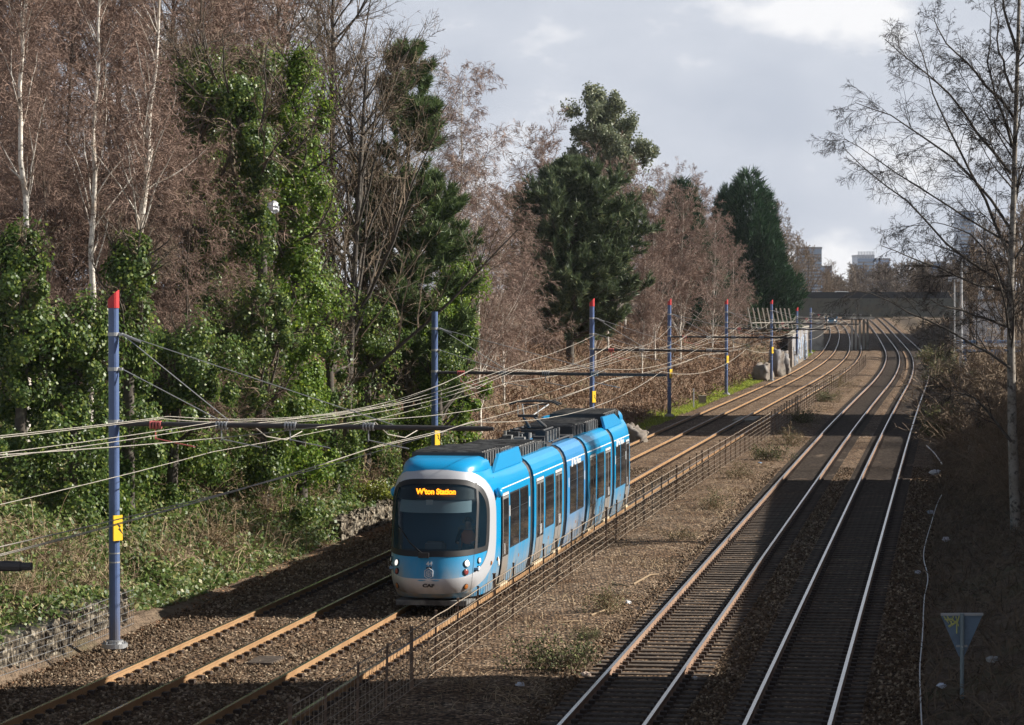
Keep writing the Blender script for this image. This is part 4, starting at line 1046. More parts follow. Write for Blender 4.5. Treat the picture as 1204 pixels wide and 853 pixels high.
    # --- bare trees by the bridge and farther off
    tr4, cr4 = bare(81, 15, .2, 'twig_tan', 'bark', nl1=24, n=(8, 8, 4), rt=.02, up=.06)
    k = tree_obj('bare_tree', 'tan bare tree left of the overbridge beside the cypress', 'tree', tr4, cr4, 'bare trees about the overbridge'); stand(k, 925, 440, 0, 1.1)
    pos = [(948, 470, 1.0, 1.0), (905, 410, 2.0, 1.15), (972, 560, 3.0, .9), (1178, 270, .6, .95), (1140, 330, 1.9, .95), (1202, 240, 2.9, 1.0), (1110, 420, 4.0, .85), (1165, 400, 5.0, 1.1), (1085, 520, .8, .85), (1198, 330, 3.7, 1.1), (940, 600, 5.6, 1.2)]
    labs = ['tan bare tree over the end of the overbridge', 'tan bare tree half hidden by the pointed cypress', 'small grey bare tree in the dip left of the far wood', 'bare tree behind the leaning birch trunk on the shady side', 'bare tree left of the white clad tower', 'bare tree right of the birch trunk at the picture edge',
            'low bare tree beyond the overbridge by the lamp posts', 'bare tree behind the white clad tower', 'bare tree over the far parapet of the overbridge', 'tall bare tree far back at the picture edge', 'bare tree before the grey block tower']
    for (px, Y, rz, sc), l in zip(pos, labs): stand(dup(k, label=l), px, Y, rz, sc)
    # --- far wood as one mass
    rng = np.random.default_rng(90); allc = NP()
    P0 = []
    for q in range(70):
        Yq = rng.uniform(820, 1050); px = rng.uniform(975, 1215); x = at(px, Yq); hh = rng.uniform(15, 19) * (.8 if px < 1000 else 1)
        base = np.array([x, Yq, 0.]); P, R = trunk_path([base, base + [0, 0, hh * .8]], .3, .1, 6)
        P1, R1 = spawn(rng, P, R, 26, .12, 1, 25, 60, .45, 5, .12, .05, .12)
        P2, R2 = spawn(rng, P1, R1, 9, .2, 1, 25, 60, .5, 4, .14, .02, .085)
        P3, R3 = spawn(rng, P2, R2, 5, .2, 1, 25, 60, .6, 3, .16, 0, .07)
        allc.add(ribbons(P, R, rng)).add(ribbons(P1, R1, rng)).add(ribbons(P2, R2, rng)).add(ribbons(P3, R3, rng))
    tag(link('far_woods', allc.mesh('far_woods', M['twig'])), kind='stuff')
woods()

def right_birch():
    Y = 92.6; s = Y / FPX; bx = 1194
    x0 = at(bx, Y); g = gz(x0, Y)
    def L(px, py): return ((px - bx) * s, CAM_H - (py - 340) * s - g)
    tp = [L(1196, 650), L(1192, 520), L(1190, 430), L(1188, 330), L(1190, 250), L(1192, 150), L(1196, 20), L(1200, -90)]
    pts = [(a, .15 * math.sin(i), b) for i, (a, b) in enumerate(tp)]; pts[0] = (pts[0][0], 0, 0)
    P0, R0 = trunk_path(pts, .185, .04, 20)
    rng = np.random.default_rng(7)
    limbs = [[(1187, 300), (1160, 235), (1125, 170), (1098, 110), (1075, 35)], [(1187, 287), (1150, 262), (1107, 236), (1060, 205), (1020, 178), (998, 160)],
             [(1187, 338), (1150, 315), (1107, 282), (1075, 240), (1028, 208), (996, 172)], [(1190, 175), (1170, 120), (1155, 70), (1160, 10)], [(1190, 110), (1172, 60), (1165, 0)],
             [(1188, 205), (1150, 155), (1120, 110), (1080, 75), (1046, 42)], [(1187, 345), (1150, 335), (1100, 315), (1060, 300), (1030, 290)], [(1188, 433), (1150, 408), (1110, 385), (1075, 370), (1040, 352), (1005, 340)],
             [(1188, 270), (1150, 215), (1115, 180), (1075, 150), (1040, 130), (1010, 118)], [(1192, 140), (1150, 90), (1120, 60), (1095, 20)], [(1189, 250), (1200, 200), (1215, 150), (1225, 90)],
             [(1188, 385), (1150, 372), (1110, 362), (1080, 350)], [(1188, 320), (1205, 280), (1230, 250), (1250, 210)], [(1190, 520), (1150, 470), (1120, 462), (1090, 440)], [(1194, 60), (1180, 20), (1170, -30), (1165, -80)], [(1188, 360), (1170, 310), (1140, 275), (1110, 262), (1085, 262)]]
    K = 9; P1 = []; 
    for l in limbs:
        p = np.array([L(*q) for q in l]); t = np.linspace(0, 1, len(p)); tt = np.linspace(0, 1, K)
        dep = rng.uniform(-1.6, 1.6); P1.append(np.stack([np.interp(tt, t, p[:, 0]), dep * tt ** 1.3, np.interp(tt, t, p[:, 1])], 1))
    P1 = np.array(P1); P1[:, 1:, :] += rng.normal(size=(len(P1), K - 1, 3)) * .035
    R1 = np.linspace(.056, .012, K)[None, :] * rng.uniform(.7, 1.1, (len(P1), 1))
    Pr, Rr = spawn(rng, P0, R0, 16, .3, .98, 30, 60, .28, K, .09, .04, .02, .35)
    P1 = np.concatenate([P1, Pr]); R1 = np.concatenate([R1, Rr])
    P2, R2 = spawn(rng, P1, R1, 17, .12, 1, 25, 60, .36, 6, .10, -.01, .008, .42)
    P3, R3 = spawn(rng, P2, R2, 10, .15, 1, 25, 60, .5, 5, .14, -.10, .0058)
    P4, R4 = spawn(rng, P3, R3, 8, .2, 1, 25, 60, .65, 4, .18, -.2, .0045)
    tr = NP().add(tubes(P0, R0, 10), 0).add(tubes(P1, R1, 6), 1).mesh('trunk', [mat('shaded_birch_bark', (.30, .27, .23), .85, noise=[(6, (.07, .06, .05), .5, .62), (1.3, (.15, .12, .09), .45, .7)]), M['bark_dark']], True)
    e = P4[:, -1]; k = rng.integers(0, len(e), 5000)
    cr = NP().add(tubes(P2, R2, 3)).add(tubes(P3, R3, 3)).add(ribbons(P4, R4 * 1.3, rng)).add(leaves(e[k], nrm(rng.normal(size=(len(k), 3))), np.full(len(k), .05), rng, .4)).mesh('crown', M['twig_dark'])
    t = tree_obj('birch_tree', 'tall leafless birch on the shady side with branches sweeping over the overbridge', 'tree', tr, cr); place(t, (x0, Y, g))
right_birch()

def undergrowth():
    rng = np.random.default_rng(101)
    # ivy and bramble over the near bank (nobody could count it)
    def scatter(n, y0, y1, u0, u1, dens=None):
        y = y0 + (y1 - y0) * rng.random(n); u = u0 + (u1 - u0) * rng.random(n); x = T(1, y) - u
        if dens is not None:
            keep = rng.random(n) < dens(x, y, u); x, y, u = x[keep], y[keep], u[keep]
        return x, y, u
    def patchy(x, y, u): return np.clip(.78 + 1.0 * wob(x, y, .55, 21), .12, 1)
    x, y, u = scatter(260000, 57, 128, 3.6, 14, patchy); z = ground(x, y)
    lift = np.abs(rng.normal(size=len(x))) * (.10 + .35 * np.clip(wob(x, y, .7, 22), 0, 1))
    nv = nrm(rng.normal(size=(len(x), 3)) * .6 + np.array([.55, -.25, .7]))
    tag(link('ground_ivy', NP().add(leaves(np.stack([x, y, z + lift], 1), nv, rng.uniform(.08, .16, len(x)), rng)).mesh('ground_ivy', M['ivy_ground'])), kind='stuff')
    # ivy trailing over the top of the near gabions
    y = rng.uniform(50, 70, 16000); u = 3.25 + .9 * rng.random(len(y)); keep = rng.random(len(y)) < np.clip(.45 + 1.2 * wob(y, y * .6, .8, 61), .05, 1); y, u = y[keep], u[keep]
    x = T(1, y) - u - .25 * (1 - sst(y, 52, 64)); z = .45 + .32 * rng.random(len(y)) + .25 * (u - 3.3)
    tag(link('trailing_ivy', NP().add(leaves(np.stack([x, y, z], 1), nrm(rng.normal(size=(len(y), 3)) * .6 + np.array([.6, -.2, .7])), rng.uniform(.07, .14, len(y)), rng)).mesh('trailing_ivy', M['ivy_ground'])), kind='stuff')
    # fallen leaves along the foot of the bank and under the trees
    x, y, u = scatter(60000, 52, 130, 2.2, 12); z = ground(x, y)
    z = np.maximum(z, np.where(u < 3.3, -.26, -9)) + .02
    nv = nrm(rng.normal(size=(len(x), 3)) * .5 + np.array([0, 0, 1]))
    tag(link('leaf_litter', NP().add(leaves(np.stack([x, y, z], 1), nv, rng.uniform(.05, .12, len(x)), rng, .6)).mesh('leaf_litter', M['litter_leaf'])), kind='stuff')
    # dead bracken and bramble stems
    def stems(n, y0, y1, u0, u1, m, name, L=(.5, 1.3), wd=.009, dens=None, lean=.55, droop=-.18, right=False):
        x, y, u = scatter(n, y0, y1, u0, u1, dens)
        if right: x = T(4, y) + u
        k = len(x); P = np.empty((k, 4, 3)); P[:, 0] = np.stack([x, y, ground(x, y) - .03], 1)
        d = nrm(rng.normal(size=(k, 3)) * lean + np.array([0, 0, 1])); l = rng.uniform(*L, k)
        for q in range(1, 4):
            d = nrm(d + rng.normal(size=(k, 3)) * .2 + np.array([0, 0, droop * q])); P[:, q] = P[:, q - 1] + d * (l / 3)[:, None]
        W_ = wd * (1 + y / 160)[:, None] * np.linspace(1.1, .5, 4)[None]
        tag(link(name, NP().add(ribbons(P, W_, rng)).mesh(name, M[m])), kind='stuff')
    stems(52000, 105, 330, 3.2, 17, 'bracken', 'dead_bracken', (.4, 1.3), .011)
    stems(17000, 56, 125, 3.6, 13, 'dry', 'dry_bramble_stems', (.4, 1.2), .007, dens=lambda x, y, u: np.clip(.45 - 1.2 * wob(x, y, .55, 21), .05, 1))
    stems(26000, 50, 150, 2.2, 12, 'twig', 'scrub_stems', (.2, .9), .009, right=True)
    stems(9000, 150, 340, 3.4, 14, 'dry', 'pale_scrub_stems', (.5, 1.8), .012, right=True)
    stems(9000, 330, 560, 2.6, 22, 'twig', 'far_scrub_stems', (.5, 2.2), .014, right=True)
    # bright grass strip by the poles
    x, y, u = scatter(85000, 146, 262, 2.0, 5.0, lambda x, y, u: np.clip(.75 + wob(x, y, .3, 31), .1, 1) * (u < 4.0 + .7 * wob(x, y, .3, 3)))
    z = np.maximum(ground(x, y), -.30); k = len(x)
    d = nrm(rng.normal(size=(k, 3)) * .5 + np.array([0, 0, 1]))
    tag(link('grass_strip', NP().add(blades(np.stack([x, y, z], 1), d, rng.uniform(.12, .3, k), np.full(k, .035), rng)).mesh('grass_strip', M['grass'])), kind='stuff')
    # grass under the bridge shade and by the far wall
    xs = []; 
    x, y, u = scatter(5000, 340, 480, 1.9, 3.6); z = np.maximum(ground(x, y), -.3); k = len(x); d = nrm(rng.normal(size=(k, 3)) * .5 + np.array([0, 0, 1]))
    tag(link('far_grass', NP().add(blades(np.stack([x, y, z], 1), d, rng.uniform(.2, .4, k), np.full(k, .08), rng)).mesh('far_grass', M['grass'])), kind='stuff')
    # loose twigs, dry weeds between fence and railway
    y = 54 + 200 * rng.random(20000) ** 1.3; f = rng.random(len(y)); xa = T(2, y) + 2.4; xb = T(3, y) - 1.8; x = xa + (xb - xa) * f
    keep = rng.random(len(y)) < np.clip(.25 + 1.1 * wob(x, y, .5, 41), .04, 1); x, y = x[keep], y[keep]; k = len(x)
    d = nrm(rng.normal(size=(k, 3)) * 1.2 + np.array([0, 0, .5])); d[:, 2] = np.abs(d[:, 2]); p = np.stack([x, y, np.full(k, -.15)], 1); l = rng.uniform(.1, .4, k)
    P = np.stack([p, p + d * l[:, None] * .5, p + d * l[:, None] * np.array([1, 1, .7])], 1)
    tag(link('dry_weeds', NP().add(ribbons(P, np.full((k, 3), .008) * np.array([1, .8, .4]), rng)).mesh('dry_weeds', M['dry'])), kind='stuff')
    # shrubs, each its own thing
    st, cr = shrub(201, 26, 1.1, 'dry', leafm='weed', nleaf=500, size=(.04, .08))
    a = shrub_obj('weed_clump', 'dry upright weed clump beside a white scrap between fence and railway', 'weeds', st, cr, 'weed clumps between the fence and the railway')
    place(a, (at(716, 71.5), 71.5, -.15), 0, .72)
    st2, cr2 = shrub(202, 30, .8, 'twig', leafm='weed', nleaf=1500, size=(.04, .08))
    b = shrub_obj('weed_clump', 'low green weed clump at the edge of the foreground shadow', 'weeds', st2, cr2, 'weed clumps between the fence and the railway'); place(b, (at(652, 60.6), 60.6, -.15), 0, .95)
    for (src, px, Y, sc), l in zip([(a, 838, 105, 1.1), (b, 905, 135, 1.35), (a, 928, 148, 1.4), (b, 690, 66, .5), (a, 868, 122, 1.0), (b, 945, 172, 1.6), (a, 800, 92, .7), (b, 968, 205, 1.5), (a, 985, 235, 1.5)],
            ['dry weed clump on the lit strip opposite the tram tail', 'scrubby green clump near the pale slab, fence behind it', 'tall dry clump just before the dark shadow band', 'small green tuft by the dry upright weed clump', 'dry clump on the pale ground halfway along the fence', 'scrub clump inside the dark shadow band by the fence',
             'small dry clump opposite the middle of the tram', 'green clump beyond the shadow band between fence and railway', 'farthest dry clump by the fence before the bend']):
        place(dup(src, label=l), (at(px, Y), Y, -.16), Y % 6, sc * .72)
    st3, cr3 = shrub(203, 30, 2.4, 'dry', leafm='weed', nleaf=5200, size=(.07, .14), n=(7, 7))
    c = shrub_obj('shrub', 'grey green shrub in the light before the concrete panel wall', 'shrub', st3, cr3, 'shrubs on the shady side'); stand(c, 1113, 158, 0, 1.05)
    for (px, Y, rz, sc), l in zip([(1120, 230, 1, 1.2), (1145, 172, 2, 1.0), (1105, 290, 4, 1.3)], ['tan shrub at the foot of the tall lamp post', 'shrub growing behind the concrete panel wall', 'distant shrub beside the track before the overbridge']):
        stand(dup(c, label=l), px, Y, rz, sc)
    st4, cr4 = shrub(204, 40, 5.2, 'twig_tan', n=(8, 7), rt=.012)
    d = shrub_obj('thicket', 'pale bare thicket of upright stems left of the shady birch trunk', 'shrub', st4, cr4, 'bare thickets on the shady side'); stand(d, 1172, 128, 0, 1.0)
    for (px, Y, rz, sc), l in zip([(1195, 118, 1, 1.1), (1160, 165, 2.5, 1.1), (1200, 150, 4, 1.3), (1185, 200, 5, 1.2), (1202, 100, 3, .7)], ['bare thicket behind the shady birch trunk', 'bare thicket over the concrete panel wall', 'bare thicket at the picture edge behind the birch', 'tall bare thicket before the white clad tower', 'dark low thicket at the foot of the shady birch']):
        stand(dup(d, label=l), px, Y, rz, sc)
    # brambles hanging on the bank left
    st5, cr5 = shrub(205, 30, 1.5, 'dry', n=(6, 6), rt=.007)
    e = shrub_obj('bramble_thicket', 'tangle of brown bramble low on the bank right of the tall blue pole', 'shrub', st5, cr5, 'bramble thickets on the bank'); stand(e, 250, 84, 0, 1.1)
    for (px, Y, rz, sc), l in zip([(180, 78, 1, 1.0), (310, 92, 2, 1.2), (410, 104, 3, 1.3), (60, 72, 4, 1.0), (30, 66, 5, .8), (470, 112, 2.3, 1.2), (360, 98, .5, 1.0), (590, 125, 1.2, 1.1), (640, 150, 4.4, 1.2), (115, 70, .9, .9)],
            ['bramble tangle on the bank just behind the yellow pole sign', 'bramble tangle below the brightest ivy tree', 'bramble tangle above the pale stone wall behind the tram', 'bramble tangle over the stone gabion', 'bramble tangle at the picture edge by the gabion', 'bramble tangle under the tall pine', 'bramble tangle halfway up the bank above the tram shadow', 'bramble tangle behind the tram roof', 'bramble tangle under the dark round pine', 'bramble tangle left of the tall blue pole foot']):
        stand(dup(e, label=l), px, Y, rz, sc)
    st6, cr6 = shrub(206, 24, 1.2, 'twig', leafm='yellow_leaf', nleaf=3000, size=(.07, .12))
    f = shrub_obj('shrub', 'yellow green bush on the bank just left of the tram roof', 'shrub', st6, cr6, 'yellow green bushes'); stand(f, 440, 103, 0, 1.0)
    stand(dup(f, label='yellow green bush right behind the tram roof'), 604, 118, 2, (2.2, 1.2, .8))
undergrowth()
# ------------------------------------------------------------------ overhead line
POLES = [(64.5, 133.5, 7.78, 8.4), (104, 511, 7.37, 8.2), (143, 696, 7.35, 6.6), (182, 787, 7.2, 7.9), (219, 854, 7.05, 7.6), (252, 907, 6.9, 7.4), (292, 937, 6.0, 6.5), (338, 953, 6.0, 6.5)]
ARM_Z = 4.82
def pole(Y, px, top, arm, label, base=None, cap=True, sign=True):
    x = at(px, Y); zb = -.10 if base is None else base
    H = top - zb
    root = thing('overhead_line_pole', label, 'pole', (x, Y, zb), -math.atan(float(dT(1, Y))), group='blue overhead line poles along the bank')
    mb = MB(); mb.tube([(0, 0, .0), (0, 0, H - .38)], [.122, .115], 16)
    mb.build('mast', [M['pole']], root)
    if cap:
        mb = MB(); V = []; n = 16
        for k in range(n): V.append((.128 * math.cos(2 * math.pi * k / n), .128 * math.sin(2 * math.pi * k / n), H - .40))
        for k in range(n): c = math.cos(2 * math.pi * k / n); V.append((.128 * c, .128 * math.sin(2 * math.pi * k / n), H - .12 + .12 * c))
        mb.add(V, [(k, (k + 1) % n, n + (k + 1) % n, n + k) for k in range(n)] + [tuple(range(n, 2 * n)), tuple(range(n))[::-1]]); mb.build('cap', [M['red']], root)
    mb = MB(); mb.tube([(0, 0, -.05), (0, 0, .05)], .29, 20); mb.tube([(0, 0, .05), (0, 0, .12)], .19, 16)
    for k in range(6): mb.tube([(.24 * math.cos(k * 1.047), .24 * math.sin(k * 1.047), .04), (.24 * math.cos(k * 1.047), .24 * math.sin(k * 1.047), .1)], .022, 6)
    mb.build('base_plate', [M['galv']], root)
    za = ARM_Z - zb; bands = [(H - .98, .12), (H - 1.75, .121), (za + .05, .122)]
    for z, r in bands:
        mb = MB(); mb.tube([(0, 0, z - .04), (0, 0, z + .04)], r + .012, 16); mb.box((.16, 0, z), (.09, .1, .06)); mb.build('clamp_band', [M['galv']], root)
    a = MB(); a.tube([(.12, 0, za), (.9, 0, za + .0), (arm, 0, za - .05)], .058, 10, 0)
    a.tube([(arm - .02, 0, za - .05), (arm + .12, 0, za - .05)], .045, 8, 0)
    am = a.build('cross_arm', [M['arm']], root)
    st = MB(); st.tube([(.2, 0, H - .98), (2.6, 0, za + .1)], .012, 5); st.tube([(.2, 0, H - 1.75), (2.4, 0, za + .1)], .012, 5); st.tube([(.2, 0, H - .98), (.62, 0, H - 1.15)], .03, 8)
    st.tube([(.2, 0, H - .98), (arm * .75, 0, za + .02)], .011, 5); st.build('stay_rod', [M['galv']], root)
    for q in (.95, 2.45, 4.0, 5.75):
        if q < arm:
            i = MB()
            for k in range(4): i.tube([(q - .12 + k * .07, 0, za - .02), (q - .08 + k * .07, 0, za - .02)], .095, 10)
            i.tube([(q, 0, za), (q, 0, za - .35)], .015, 6); i.tube([(q, 0, za - .32), (q + .9, 0, za - .5)], .014, 6)
            i.build('insulator', [M['galv'] if q > 1 else M['insul']], am)
    if sign:
        s = MB(); s.box((.165, -.06, 2.62), (.03, .28, .56)); sg = s.build('warning_plate', [M['yellow']], root)
        sg.rotation_euler = (0, 0, R_(-28))
        b = MB(); b.prism([(-.10, 2.72), (.03, 2.66), (-.015, 2.63), (.08, 2.48), (-.06, 2.60), (-.01, 2.62)], .182, .187, 0, axis='x'); b.build('bolt_symbol', [M['black']], sg)
        for z in (2.05, 1.85):
            b = MB(); b.tube([(0, 0, z - .015), (0, 0, z + .015)], .125, 16); b.build('strap', [M['galv']], root)
    return root
plab = ['tallest blue pole with a slanted red cap, nearest, beside the stone gabion', 'blue pole without red cap standing behind the tram front, arm over the tracks', 'blue pole with red tip rising behind the rear of the tram', 'blue pole with red tip standing in bright grass, first past the tram',
        'blue pole with red tip on the grass strip beneath the drooping birches', 'blue pole with red tip by the broken concrete blocks', 'blue pole with red tip in front of the graffiti retaining wall', 'blue pole with no cap at the near corner of the overbridge']
for k, ((Y, px, top, arm), l) in enumerate(zip(POLES, plab)):
    pole(Y, px, top, arm, l, base=(1.2 if k == 6 else .4 if k == 7 else None), cap=k not in (1, 7), sign=k < 6)
pole(33.2, -860, 7.7, 8.9, 'pole outside the picture whose dark arm tip enters at the edge', sign=False)

def wire(name, label, pts, r=.0075, sag=None, group='overhead wires'):
    mb = MB(); mb.tube(pts, r, 5, 0, cap=False); o = mb.build(name, [M['wire']]); return tag(o, label, 'wire', group)
def run(tr, off, supports, sag, step=3.0):
    """supports: (distance, height[, extra offset]); a parabola of the given sag hangs between them"""
    out = []
    for a, b in zip(supports[:-1], supports[1:]):
        n = max(2, int((b[0] - a[0]) / step)); oa = a[2] if len(a) > 2 else 0; ob = b[2] if len(b) > 2 else 0
        for k in range(n):
            f = k / n; y = a[0] + (b[0] - a[0]) * f
            out.append((float(T(tr, y)) + off + oa + (ob - oa) * f, y, a[1] + (b[1] - a[1]) * f - 4 * f * (1 - f) * (sag if a[0] > 60 else min(sag, .12)) * (b[0] - a[0]) / 38))
    y, z = supports[-1][:2]; out.append((float(T(tr, y)) + off + (supports[-1][2] if len(supports[-1]) > 2 else 0), y, z))
    return out
SY = [26, 33.2] + [p[0] for p in POLES] + [385, 440, 500]
def sup(z0, z1, amp=.15, lift=0.):
    return [(y, z0 + lift * (y < 40) if y < 80 else z1, amp if k % 2 else -amp) for k, y in enumerate(SY)]
wire('contact_wire', 'lowest wire over the tram, touched by the pantograph', run(2, 0, sup(4.28, 4.55), .16))
wire('contact_wire', 'twin of the wire touched by the pantograph, running a hand below its messenger', run(2, .16, sup(4.34, 4.6), .12))
wire('contact_wire', 'lowest wire over the empty tram track by the bank', run(1, 0, sup(4.2, 4.5), .16))
wire('messenger_wire', 'sagging messenger wire above the empty tram track', run(1, .05, sup(4.86, 4.95, lift=.5), .42))
wire('messenger_wire', 'second sagging messenger wire above the empty tram track, a hand to its right', run(1, .2, sup(4.80, 4.93, lift=.5), .46))
wire('messenger_wire', 'sagging messenger wire above the tram roof', run(2, -.05, sup(4.9, 4.95, lift=.9), .36))
wire('feeder_wire', 'feeder wire of the sagging pair between the poles and the empty track', run(1, -1.15, [(y, 5.6 if y < 40 else 4.98 if y < 130 else 5.1) for y in SY], .62), .008)
wire('feeder_wire', 'lower feeder wire of the sagging pair by the poles, reaching the second pole arm', run(1, -1.3, [(y, 5.55 if y < 40 else 4.93 if y < 130 else 5.05) for y in SY], .68), .008)
wire('feeder_wire', 'feeder wire strung along the tips of the cross arms', run(2, 2.05, [(y, 4.86) for y in SY], .5), .008)
wire('feeder_wire', 'wire rising to the anchor high on the third pole behind the tram', run(1, 0, [(64.5, 4.75), (84, 4.5), (108, 5.1), (143, 5.55, -2.0)], .1), .008)
wire('feeder_wire', 'wire rising to the anchor on the fourth pole in the grass', run(1, 0, [(104, 4.9), (143, 4.95, -.4), (182, 5.5, -2.4)], .4), .008)
# loose jumper loops near the second arm
for k, (y, o, l) in enumerate([(66, .3, 'loose jumper loop under the arm of the nearest pole'), (67, 2.9, 'jumper loop between the nearest arm and the wire touched by the pantograph'), (101, -1.2, 'twisted jumper by the second pole arm')]):
    c = Vector((float(T(1, y)) + o, y, 4.75)); mb = MB()
    mb.tube([c, c + Vector((.25, 1.2, -.35)), c + Vector((.6, 2.6, -.5)), c + Vector((.9, 3.6, -.35))], .013, 5); tag(mb.build('jumper_wire', [M['wire']]), l, 'wire', 'jumper wires')

# ------------------------------------------------------------------ fence between tramway and railway
def fence():
    root = thing('wire_fence', 'low rusty post and wire fence between tramway and railway', 'fence', (0, 0, 0))
    pm = MB(); pm.box((0, 0, .62), (.045, .045, 1.32)); pm.box((0, 0, 1.285), (.06, .06, .02)); pm = pm.mesh('post', [M['fence']])
    w = MB(); pts = []; y = 47.0; n = 0
    rnd = random.Random(3)
    while y < 300 and n < 99:
        x = float(T(2, y)) + 2.05 + .10 * math.sin(y * .05); z = -.18
        o = link('post', pm, root); o.location = (x, y, z); o.rotation_euler = (R_(rnd.uniform(-1.6, 1.6)), R_(rnd.uniform(-1.6, 1.6)), 0); o.scale = (1, 1, rnd.uniform(.96, 1.05))
        if n % 4 == 0: o.scale[0] = o.scale[1] = 1.5
        pts.append((x, y, z)); y += 2.62; n += 1
    for h in (.10, .27, .44, .62, .82, 1.02, 1.24):
        P = []
        for i, (x, y, z) in enumerate(pts):
            P.append((x + .025, y, z + h))
            if i + 1 < len(pts): P.append((x + .025 + (pts[i + 1][0] - x) / 2, y + 1.31, z + h - rnd.uniform(0, .02)))
        w.tube(P, .0065 if h < 1.2 else .010, 4, 0, cap=False)
    for i in range(0, len(pts) - 1):
        for q in range(1, 8):
            f = q / 8; x, y, z = [a + (b - a) * f for a, b in zip(pts[i], pts[i + 1])]
            if y < 190: w.tube([(x + .025, y, z + .1), (x + .025, y, z + 1.24)], .005, 3, 0, cap=False)
    w.build('wire_mesh', [mat('fence_wire', (.34, .27, .20), .6, metal=.2)], root)
fence()

# ------------------------------------------------------------------ walls and blocks on the bank side
M['gab'] = stone_mat('gabion_stone', [(.08, .065, .05, 0), (.20, .17, .125, .4), (.30, .26, .20, .8), (.42, .37, .29, 1)], 7.5, (1.2, (.6, .55, .5)), .06)
M['cwall'] = mat('stained_concrete_wall', (.21, .18, .145), .9, noise=[(.5, (.20, .14, .095), .45, .65), (2.5, (.12, .105, .09), .5, .7)], stain=((.27, .28, .31), 3.2, .2, .5))
def stone_row(name, label, cat, p0, p1, h, d, rng_seed, m='gab', wirebox=True, stones=True):
    rng = np.random.default_rng(rng_seed); p0 = Vector(p0); p1 = Vector(p1); L = (p1 - p0).length; ax = (p1 - p0).normalized(); nr = Vector((-ax.y, ax.x, 0))
    root = thing(name, label, cat, p0)
    V = []; F = []; k = 0
    mb = MB(); mb.box(((p1 - p0) / 2 + Vector((0, 0, h / 2)) + nr * (d / 2)), (L, d * .86, h * .93), 0, rz=math.atan2(ax.y, ax.x))
    nst = int(L * h * 26)
    for q in range(nst):
        c = ax * rng.uniform(0, L) + Vector((0, 0, rng.uniform(.04, h))) + nr * rng.uniform(.0, .14)
        if rng.random() < .25: c = ax * rng.uniform(0, L) + Vector((0, 0, h - .03)) + nr * rng.uniform(0, d)
        s = rng.uniform(.07, .17); R = Matrix.Rotation(rng.uniform(0, 6), 3, Vector(rng.normal(size=3)).normalized())
        P = [c + R @ Vector((s * a * rng.uniform(.7, 1.1), s * b * rng.uniform(.7, 1.1), s * cc * rng.uniform(.6, 1))) for a, b, cc in ((1, 0, 0), (-1, 0, 0), (0, 1, 0), (0, -1, 0), (0, 0, 1), (0, 0, -1))]
        mb.add(P, [(0, 2, 4), (2, 1, 4), (1, 3, 4), (3, 0, 4), (2, 0, 5), (1, 2, 5), (3, 1, 5), (0, 3, 5)])
    mb.build('stone_fill', [M[m]], root)
    if wirebox:
        w = MB()
        for q in np.arange(0, L, .16): w.tube([ax * q - nr * .13, ax * q - nr * .13 + Vector((0, 0, h)), ax * q + nr * d + Vector((0, 0, h + .03))], .005, 3, 0, cap=False)
        for z in np.arange(0, h + .05, .16): w.tube([-nr * .13 + Vector((0, 0, z)), ax * L - nr * .13 + Vector((0, 0, z))], .005, 3, 0, cap=False)
        w.build('wire_basket', [M['galv']], root)
    return root
def gp(u, y, z=-.28): return (float(T(1, y)) - u, y, z)
stone_row('gabion', 'stone filled gabion with wire basket just left of the nearest pole', 'gabion', gp(3.75, 52), gp(3.15, 63.7), .85, .7, 1)
stone_row('gabion', 'smaller mossy gabion tucked behind the nearest pole', 'gabion', gp(3.3, 64.2), gp(3.35, 69), .95, .6, 2)
stone_row('stone_wall', 'low pale stone wall at the foot of the bank behind the tram front', 'wall', gp(3.5, 93), gp(3.5, 107), .7, .5, 3, wirebox=False)
def slab(name, label, cat, P, m='concrete', bevel=.04):
    if bevel >= .2:          # broken, weathered lump
        bm = bmesh.new(); bmesh.ops.create_cube(bm, size=1); bmesh.ops.subdivide_edges(bm, edges=bm.edges[:], cuts=4, use_grid_fill=True)
        rnd = random.Random(hash(label) % 1000 if False else len(label))
        for v in bm.verts:
            v.co = Vector((v.co.x * P[2][0] * (1 - .25 * (v.co.z + .5)), v.co.y * P[2][1] * (1 - .3 * (v.co.z + .5)), (v.co.z + .5) * P[2][2])) + Vector((rnd.uniform(-.14, .14), rnd.uniform(-.14, .14), rnd.uniform(-.16, .16)))
        me = bpy.data.meshes.new(name); bm.to_mesh(me); bm.free(); me.materials.append(M[m]); me.polygons.foreach_set('use_smooth', [True] * len(me.polygons)); o = link(name, me)
    else:
        mb = MB(); mb.box((0, 0, P[2][2] / 2), P[2], 0); o = mb.build(name, [M[m]], bevel=bevel)
    o.location = P[0]; o.rotation_euler = P[1]; return tag(o, label, cat)
x = at(758, 152); slab('concrete_block', 'pale tilted concrete block in the grass behind the tram tail', 'block', ((x - .8, 152, -.5), (R_(8), R_(24), R_(-25)), (1.5, 1.2, 1.1)), m='cwall', bevel=.2)
for (px, Y, d, rx, rz), l in zip([(904, 254, (1.5, 1.6, 1.5), 9, -28), (918, 266, (1.3, 1.8, 2.5), -7, -34), (926, 274, (1.5, 1.8, 2.1), 12, -10)], ['broken concrete block at the foot of the sixth pole', 'tall broken concrete pier between the sixth pole and the graffiti wall', 'squat broken concrete lump against the graffiti wall']):
    slab('concrete_block', l, 'block', ((at(px, Y) - .5, Y, -.3), (R_(rx), 0, R_(rz)), d), m='cwall', bevel=.25)
